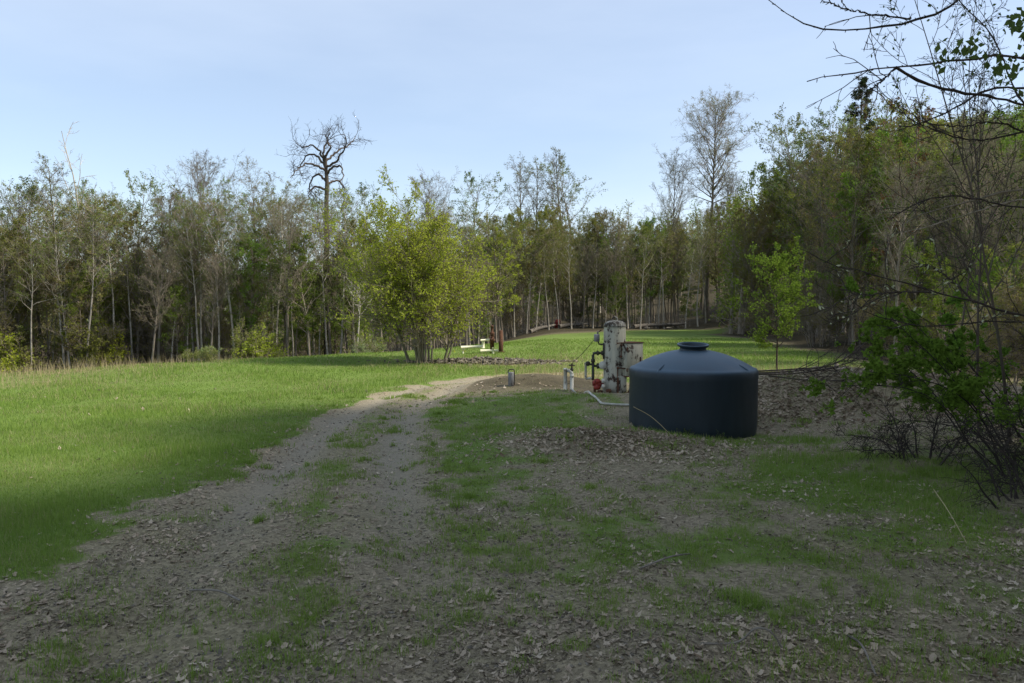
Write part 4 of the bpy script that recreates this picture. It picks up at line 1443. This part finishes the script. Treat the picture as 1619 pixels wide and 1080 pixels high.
g = Geo()
trunk_pts = [(0, 0, -.2), (.03, .02, 1.0), (-.02, .05, 2.2), (.04, 0, 3.4), (.1, .05, 4.8), (.2, .1, 6.5), (.3, .1, 8.5)]
add_tube(g, trunk_pts, [.13, .11, .10, .085, .07, .05, .02], 12, n=24)
g.build('trunk', M['dark_bark'], ov)
limbs = [
    ([(1830, 30, 5.6), (1619, -60, 5.3), (1500, 12, 5.0), (1440, 33, 4.9), (1375, 45, 4.8), (1300, 46, 4.75), (1255, 30, 4.7), (1215, -2, 4.65)], .017),
    ([(1440, 30, 4.9), (1385, 24, 4.85), (1335, 14, 4.8), (1298, 0, 4.8)], .006),
    ([(1830, 150, 5.6), (1619, 94, 5.2), (1540, 93, 5.1), (1460, 103, 5.0), (1410, 107, 4.9), (1355, 114, 4.85), (1315, 121, 4.8), (1277, 129, 4.75)], .013),
    ([(1415, 106, 4.9), (1450, 128, 4.95), (1500, 142, 5.0), (1560, 152, 5.1), (1640, 168, 5.3), (1830, 190, 5.6)], .010),
    ([(1640, 142, 5.5), (1570, 140, 5.4), (1520, 165, 5.3), (1460, 195, 5.2), (1420, 200, 5.15)], .010),
    ([(1415, 108, 4.9), (1398, 125, 4.85), (1375, 142, 4.8)], .005),
    ([(1660, 225, 5.9), (1580, 195, 5.8), (1520, 200, 5.7), (1470, 196, 5.6)], .008),
    ([(1660, 195, 5.9), (1590, 215, 5.8), (1540, 222, 5.7), (1490, 210, 5.6), (1440, 188, 5.5), (1418, 168, 5.5)], .008),
    ([(1880, 250, 5.9), (1640, 180, 6.2), (1570, 60, 6.3), (1520, 5, 6.4), (1495, -40, 6.5)], .012),
    ([(1850, 330, 5.7), (1619, 328, 5.9), (1560, 318, 5.8), (1500, 310, 5.7), (1450, 322, 5.6), (1400, 350, 5.5)], .011),
    ([(1850, 560, 5.6), (1619, 500, 5.2), (1540, 478, 5.0), (1480, 462, 4.9), (1400, 440, 4.8), (1320, 418, 4.7), (1270, 395, 4.65)], .011),
    ([(1850, 520, 5.6), (1619, 509, 5.3), (1530, 512, 5.1), (1450, 514, 5.0), (1390, 500, 4.9), (1350, 478, 4.85)], .009),
    ([(1540, 478, 5.0), (1500, 440, 4.95), (1460, 415, 4.9)], .006),
    ([(1900, 290, 9.6), (1619, 300, 9.4), (1545, 316, 9.2), (1480, 332, 9.0), (1432, 350, 8.9), (1405, 375, 8.8)], .028),
    ([(1900, 345, 9.8), (1640, 318, 9.6), (1575, 325, 9.5), (1510, 345, 9.3), (1455, 362, 9.2), (1400, 372, 9.1)], .024),
    ([(1480, 462, 4.9), (1420, 462, 4.85), (1365, 466, 4.8), (1330, 458, 4.8)], .006),
]
PL = np.stack([resample(wl_(pts), 26) for pts, _ in limbs])
RL = np.stack([np.linspace(rad, .0028, 26) for _, rad in limbs])
RL *= 1 + .12 * r.normal(size=RL.shape)
for k in range(len(limbs)):
    g = Geo()
    g.add(*tubes(PL[k:k + 1] + r.normal(size=(1, 26, 3)) * .004, RL[k:k + 1], 7))
    g.build('branch', M['bark' if limbs[k][1] > .02 else 'dark_twig'], ov, loc=None)
cr = Geo()
p, d, rr, tt, par = spawn(PL, RL, 9, .3, 1, 42, 12, r)
kp = (np.isin(par, [0, 1, 2, 5]) & (r.uniform(size=len(p)) > .72)) | ~np.isin(par, [0, 1, 2, 5])
p, d, par = p[kp], d[kp], par[kp]
P, R_ = run(p, d, r.uniform(.08, .45, len(p)), np.full(len(p), .0035), np.full(len(p), .0018), 5, .16, .02, r)
cr.add(*tubes(P, R_, 5))
p2, d2, _, _, par2 = spawn(P, R_, 3, .3, 1, 45, 12, r)
P2, R2 = run(p2, d2, r.uniform(.03, .14, len(p2)), np.full(len(p2), .0025), np.full(len(p2), .0015), 3, .16, .02, r)
cr.add(*tubes(P2, R2, 4))
# buds
pb, db, _, _, parb = spawn(np.concatenate([PL]), RL, 26, .25, 1, 40, 15, r)
P3, R3 = run(pb, db, np.full(len(pb), .022), np.full(len(pb), .0035), np.full(len(pb), .002), 2, 0, 0, r)
cr.add(*tubes(P3, R3, 4))
low = np.isin(par, [10, 11, 12, 15])
pl, dl, _, _, _ = spawn(P[low], R_[low], 3, .4, 1, 40, 15, r)
add_leaves(cr, pl, .035, r, 1, asp=.35, droop=-.4)
hi = np.isin(par, [3, 4, 6, 7])
# leaf sprays hang off the upper right limbs
sp = []
for (px, py, Y) in [(1512, 70, 5.0), (1530, 68, 5.0), (1525, 80, 5.05), (1495, 75, 5.0), (1488, 98, 5.0), (1505, 92, 5.05), (1545, 88, 5.1), (1535, 62, 5.1), (1575, 95, 5.1), (1580, 110, 5.15),
                    (1570, 105, 5.1), (1590, 115, 5.2), (1600, 100, 5.2), (1610, 125, 5.3), (1602, 40, 5.2), (1615, 30, 5.2), (1608, 55, 5.25), (1600, 22, 5.2), (1595, 30, 5.2), (1615, 80, 5.2), (1612, 112, 5.25), (1585, 88, 5.15), (1622, 60, 5.3), (1630, 100, 5.3), (1640, 45, 5.3)]:
    c_ = at(px, py, Y) - [OX, OY, zg]
    sp.append(c_ + r.normal(size=(5, 3)) * .035)
sp = np.concatenate(sp)
add_leaves(cr, sp, .065, r, 2, asp=.55, droop=1.2)
cr.build('twigs_and_leaves', [M['dark_twig'], M['bud'], M['dark']], ov, smooth=False, rnd=True)
# thin saplings right behind it
for k, (px, Y, top_, lab) in enumerate([(1545, 11.0, -40, 'thin dark leaning sapling crossing the sky behind the overhanging branches'),
                                        (1600, 10.5, -120, 'thin dark sapling rising past the top right corner'),
                                        (1490, 13.0, 60, 'thin twiggy sapling in front of the right-hand wood left of the overhanging leaves')]):
    plant_px('thin_stem', px + 25, Y, top_, lab, var=k % 2, rz=2.6 + k)

# ------------------------------------------------------------------ grass, stones and dead leaves
def blades(g, X, Y, h, w, r, mat=0, seg2=True, lean=.45, rn=None, z=None):
    N = len(X)
    Z = terrain(X, Y) if z is None else z
    a = r.uniform(0, 6.28, N)
    la = r.uniform(0, 6.28, N)
    ln = np.abs(r.normal(size=N)) * lean * h
    b = np.stack([X, Y, Z - .008], 1)
    side = np.stack([np.cos(a), np.sin(a), 0 * a], 1) * (w * .5)[:, None]
    tip = b + np.stack([np.cos(la) * ln, np.sin(la) * ln, h], 1)
    rn = r.uniform(0, 1, N) if rn is None else rn
    if seg2:
        m = b + np.stack([np.cos(la) * ln * .3, np.sin(la) * ln * .3, h * .6], 1)
        V = np.stack([b - side, b + side, m + side * .75, m - side * .75, tip], 1)
        i = np.arange(N)[:, None] * 5
        g.f.append(((np.hstack([i, i + 1, i + 2, i + 3]) + g.n).astype(np.int32), mat))
        g.f.append(((np.hstack([i + 3, i + 2, i + 4]) + g.n).astype(np.int32), mat))
        g.v.append(V.reshape(-1, 3).astype(np.float32))
        g.rnd.append(np.repeat(rn, 5).astype(np.float32))
        g.n += 5 * N
    else:
        V = np.stack([b - side, b + side, tip], 1)
        g.add(V.reshape(-1, 3), np.arange(3 * N).reshape(N, 3), mat, np.repeat(rn, 3))


def scatter(n, y0, y1, r, fov=.74, pw=2.0, xlim=None):
    """points thinning out with distance (about as 1/d^2)"""
    u = r.uniform(0, 1, n)
    # Y density ~ 1/Y^(pw-1) once the fan's width is taken in
    if abs(pw - 2.0) < 1e-6:
        Y = y0 * (y1 / y0) ** u
    else:
        e = 2 - pw
        Y = (y0 ** e + u * (y1 ** e - y0 ** e)) ** (1 / e)
    X = r.uniform(-1, 1, n) * (Y * fov + .6)
    return X, Y


r = np.random.default_rng(500)
X, Y = scatter(640000, 3.6, 42, r, pw=2.0)
k = X < Y * .74
X, Y = X[k], Y[k]
sd = track_sd(X, Y)
gc = grass_cover(X, Y, sd)
side_dens = np.where((sd > 0) & (Y < 18), .75, 1.0)
patch = fbm(X * 9, Y * 9, 143, 3)
keep = r.uniform(0, 1, len(X)) < np.where((sd > 0) & (Y < 18), sst(gc * .75 + (patch - .5) * 1.9, .14, .62) * .9, np.clip((gc - .12) * 1.25, 0, 1))
keep &= (np.hypot(X - TX, Y - TY) > 1.0)
X, Y, gc, sd = X[keep], Y[keep], gc[keep], sd[keep]
tall = fbm(X * .7, Y * .7, 91, 3)
h = (.022 + .085 * tall ** 1.5) * r.uniform(.6, 1.35, len(X)) * (.65 + .5 * gc) * (1 + .004 * Y)
h *= np.where((sd > 0) & (Y < 18), .78, 1)
h *= 1 + .5 * blob(X, Y, 2.6, 11.2, 1.9, .5) + .6 * blob(X, Y, 4.2, 9.4, 2.4, .7, -.2) + 1.0 * blob(X, Y, 1.55, 5.0, .3, .25)
w = .0042 * np.maximum(1, Y / 6.0)
hue = np.clip(-.05 + .75 * fbm(X * .35, Y * .35, 95, 3) + .45 * fbm(X * 1.6, Y * 1.6, 96, 2) + r.normal(size=len(X)) * .2 - .1 + np.where((sd > 0) & (Y < 18), .38, 0) * fbm(X * 5, Y * 5, 97, 2) * 2, 0, 1)
g = Geo()
nr = Y < 9
blades(g, X[nr], Y[nr], h[nr], w[nr], r, 0, True, rn=hue[nr])
blades(g, X[~nr], Y[~nr], h[~nr], w[~nr], r, 0, False, rn=hue[~nr])
# scattered dry stems among the green
q = r.uniform(0, 1, len(X)) < np.where((sd > 0) & (Y < 18), .07, 0) + .16 * sst(fbm(X * .9, Y * .9, 98, 3), .42, .7) + .015
blades(g, X[q], Y[q], h[q] * 1.25, w[q] * .8, r, 1, False, .5)
o = g.build('meadow_grass', [M['grass'], M['straw']], smooth=False, rnd=True)
tag(o, 'short green grass covering the meadow and the verge', 'grass', kind='stuff')

# tufts in the track and in the litter on the right
g = Geo()
bx, by, bh = [], [], []
for k in range(1500):
    Yc = 3.7 * (17 / 3.7) ** r.uniform()
    i = np.argmin(np.abs(TRACK[:, 1] - Yc) + (np.arange(160) > 130) * 99)
    if k % 5 < 2:
        off = r.normal() * .28 if k % 2 else r.choice([-1, 1]) * (1.05 + abs(r.normal()) * .3)
        Xc = TRACK[i, 0] + off
    else:
        Xc = r.uniform(TRACK[i, 0] + .9 if k < 500 else max(-Yc * .7, TRACK[i, 0] - 2.4), Yc * .7)
    if abs(fbm(Xc * .7 + 3, Yc * .7, 99, 2)) < .36:
        continue
    nb = int(25 + 105 * r.uniform() ** 2) if k < 500 else int(r.uniform(8, 34))
    rad = (r.uniform(.05, .17) if k < 500 else r.uniform(.02, .08)) * (.8 if k % 5 < 2 else .8)
    bx.append(Xc + r.normal(size=nb) * rad)
    by.append(Yc + r.normal(size=nb) * rad * .8)
    bh.append(np.full(nb, r.uniform(.03, .075)))
bx, by, bh = map(np.concatenate, (bx, by, bh))
blades(g, bx, by, bh * r.uniform(.6, 1.4, len(bx)), .0042 * np.maximum(1, by / 6), r, 0, True, .6, rn=np.clip(.72 + r.normal(size=len(bx)) * .2, 0, 1))
tag(g.build('grass_tufts', [M['grass']], smooth=False, rnd=True), 'small grass tufts scattered along the dirt track', 'grass', kind='stuff')

# dry grass
g = Geo()
X, Y = scatter(200000, 14, 46, r, pw=1.4)
dd = dryness(X, Y) * (1 - in_wood(X, Y))
k = r.uniform(0, 1, len(X)) < np.clip(dd * .75 - .12, 0, 1)
X, Y, dd = X[k], Y[k], dd[k]
blades(g, X, Y, r.uniform(.15, .55, len(X)) * (.4 + .7 * dd), .004 * np.maximum(1, Y / 9), r, 0, False, .35)
tag(g.build('dry_grass', [M['straw']], smooth=False, rnd=True), 'tall dry straw-coloured grass along the meadow edges', 'grass', kind='stuff')

# gravel
g = Geo()
X, Y = scatter(30000, 3.4, 16, r, pw=2.3)
sd = track_sd(X, Y)
k = (np.abs(sd) < 2.2) & (r.uniform(0, 1, len(X)) < .25 + .75 * (fbm(X * 1.4, Y * 1.4, 111, 3) > .5))
X, Y = X[k], Y[k]
sz = .0035 + .011 * r.uniform(0, 1, len(X)) ** 4 * 1.6
rocks(g, np.stack([X, Y, terrain(X, Y) + sz * .15], 1), sz * np.maximum(1, Y / 8), r, .6)
tag(g.build('gravel', [M['stone']], smooth=False, rnd=True), 'loose gravel and small stones on the dirt track', 'gravel', kind='stuff')


# dead leaves: lobed and curled
def dead_leaves(g, X, Y, size, r, up=.35, z=None):
    N = len(X)
    th = np.linspace(0, 2 * np.pi, 13)[:-1]
    lob = np.array([1.0, .62, .80, .45, .72, .42, .60, .42, .72, .45, .80, .62])
    px = np.cos(th) * lob
    py = np.sin(th) * lob * .72
    sx_ = r.uniform(.75, 1.25, (N, 12))
    x, y = px[None] * sx_, py[None] * sx_
    curl = r.uniform(-.2, .9, (N, 1))
    zz = curl * (y ** 2) * 1.2 + r.uniform(-.1, .5, (N, 1)) * x ** 2 + r.normal(size=(N, 12)) * .05
    C = np.zeros((N, 1, 3))
    V = np.concatenate([C, np.stack([x, y, zz], -1)], 1)
    a = r.uniform(0, 6.28, N)
    t1 = r.normal(size=N) * up
    c1, s1 = np.cos(t1)[:, None], np.sin(t1)[:, None]
    V = np.stack([V[..., 0] * c1 + V[..., 2] * s1, V[..., 1], -V[..., 0] * s1 + V[..., 2] * c1], -1)
    c_, s_ = np.cos(a)[:, None], np.sin(a)[:, None]
    V = np.stack([V[..., 0] * c_ - V[..., 1] * s_, V[..., 0] * s_ + V[..., 1] * c_, V[..., 2]], -1)
    Z = terrain(X, Y) + .006 + np.abs(np.sin(t1)) * size * .45
    V = V * size[:, None, None] + np.stack([X, Y, Z], 1)[:, None]
    F = np.array([(0, i + 1, (i + 1) % 12 + 1) for i in range(12)])
    g.add(V.reshape(-1, 3), (F[None] + (np.arange(N) * 13)[:, None, None]).reshape(-1, 3), 0, np.repeat(np.clip(r.beta(.9, 1.9, N), 0, 1), 13))


g = Geo()
X, Y = scatter(130000, 3.3, 19, r, pw=1.85)
sd = track_sd(X, Y)
n = fbm(X * 1.1, Y * 1.1, 121, 3)
dens = np.where(sd > 1.0, .34, np.where(sd < -1.3, .03, .16))
dens = dens + .5 * np.exp(-((sd + np.interp(Y, [4, 5.4, 6, 8.4, 11], [1.9, 1.7, 1.5, 1.3, 1.05])) / .42) ** 2) * (Y < 11)
dens = dens + 1.0 * blob(X, Y, 6.3, 14.0, 3.6, 2.2, -.12) + .6 * blob(X, Y, 1.25, 10.4, 1.4, .6, -.15) + .12 * blob(X, Y, 2.6, 3.9, 2.0, .9)
dens = dens - .35 * blob(X, Y, -.55, 9.6, .8, 2.4, .2) - .3 * blob(X, Y, 2.4, 11.2, 1.7, .5) - .35 * blob(X, Y, .3, 14, 1.6, 2.4)
k = r.uniform(0, 1, len(X)) < dens * .75 * np.clip((n - .39) * 5.5, .08, 1.5)
k &= np.hypot(X - TX, Y - TY) > 1.04
X, Y = X[k], Y[k]
XB, YB = r.uniform(3.4, 10.5, 15000), r.uniform(11.8, 16.6, 15000)
kb = (r.uniform(0, 1, 15000) < np.clip(1.5 * blob(XB, YB, 6.6, 14.3, 3.4, 1.7, -.12), 0, 1) * np.clip((fbm(XB * 1.3, YB * 1.3, 133, 3) - .28) * 4, .15, 1)) & (np.hypot(XB - TX, YB - TY) > 1.1)
dead_leaves(g, XB[kb], YB[kb], .025 + .05 * r.uniform(0, 1, kb.sum()) ** 2, r, .5)
XB, YB = r.normal(1.3, 1.0, 2600), r.normal(10.4, .55, 2600)
kb = np.hypot(XB - TX, YB - TY) > 1.2
dead_leaves(g, XB[kb], YB[kb], .016 + .04 * r.uniform(0, 1, kb.sum()) ** 2, r, .5)
dead_leaves(g, X, Y, (.007 + .037 * r.uniform(0, 1, len(X)) ** 2.4) * np.maximum(1, Y / 10), r)
tag(g.build('dead_leaf_litter', [M['litter']], smooth=False, rnd=True), 'grey-brown dead oak leaves littering the ground', 'leaf litter', kind='stuff')

# crumbs of bark, leaf and twig between the leaves
t = NT('ground_crumbs')
M['crumb'] = t.pbr(t.mix(t.attr('rnd'), (0.06, 0.044, 0.027), (0.42, 0.35, 0.25)), 0.95)
g = Geo()
X, Y = scatter(220000, 3.2, 16, r, pw=2.0)
sd = track_sd(X, Y)
n = fbm(X * 2.2, Y * 2.2, 151, 3)
k = (sd > -1.6) & (r.uniform(0, 1, len(X)) < np.clip((n - .3) * 2.4, .05, 1) * np.where(np.abs(sd) < .9, .5, 1))
X, Y = X[k], Y[k]
N = len(X)
sz = .004 + .012 * r.uniform(0, 1, N) ** 2.5
a, tl = r.uniform(0, 6.28, N), r.normal(size=N) * .35
ax = np.stack([np.cos(a) * np.cos(tl), np.sin(a) * np.cos(tl), np.sin(tl)], 1) * (sz * r.uniform(.8, 2.6, N))[:, None]
bx_ = np.stack([-np.sin(a), np.cos(a), r.normal(size=N) * .4], 1) * (sz * .55)[:, None]
c_ = np.stack([X, Y, terrain(X, Y) + .004 + np.abs(np.sin(tl)) * sz], 1)
V = np.stack([c_ - ax, c_ + bx_, c_ + ax * .9, c_ - bx_ * .8], 1)
g.add(V.reshape(-1, 3), np.arange(4 * N).reshape(N, 4), 0, np.repeat(r.beta(1.2, 2.0, N), 4))
tag(g.build('leaf_crumbs', [M['crumb']], smooth=False, rnd=True), 'fine crumbs of leaf, bark and twig on the bare soil', 'ground litter', kind='stuff')

# leafy weeds at the foot of the tank
for k, (px, lab) in enumerate([(1085, 'small green weed at the foot of the tank, middle of its front'), (1142, 'small green weed at the foot of the tank towards its right')]):
    rr_ = np.random.default_rng(600 + k)
    x = (px - 809.5) / 1214 * 11.28
    o = empty('weed', (x, 11.28, tz(x, 11.28)), lab, 'weed')
    st = rr_.normal(size=(7, 3)) * .03
    st[:, 2] = -.01
    P, R_ = run(st, np.stack([rr_.normal(size=7) * .35, rr_.normal(size=7) * .2, np.ones(7)], 1), rr_.uniform(.10, .20, 7), np.full(7, .004), np.full(7, .002), 5, .1, .0, rr_)
    g = Geo()
    g.add(*tubes(P, R_, 4))
    g.build('stems', M['dark_twig'], o)
    g = Geo()
    p, d, _, _, _ = spawn(P, R_, 12, .2, 1, 60, 10, rr_)
    add_leaves(g, p, .03, rr_, 0, asp=.4)
    g.build('leaves', [M['dark']], o, smooth=False, rnd=True)
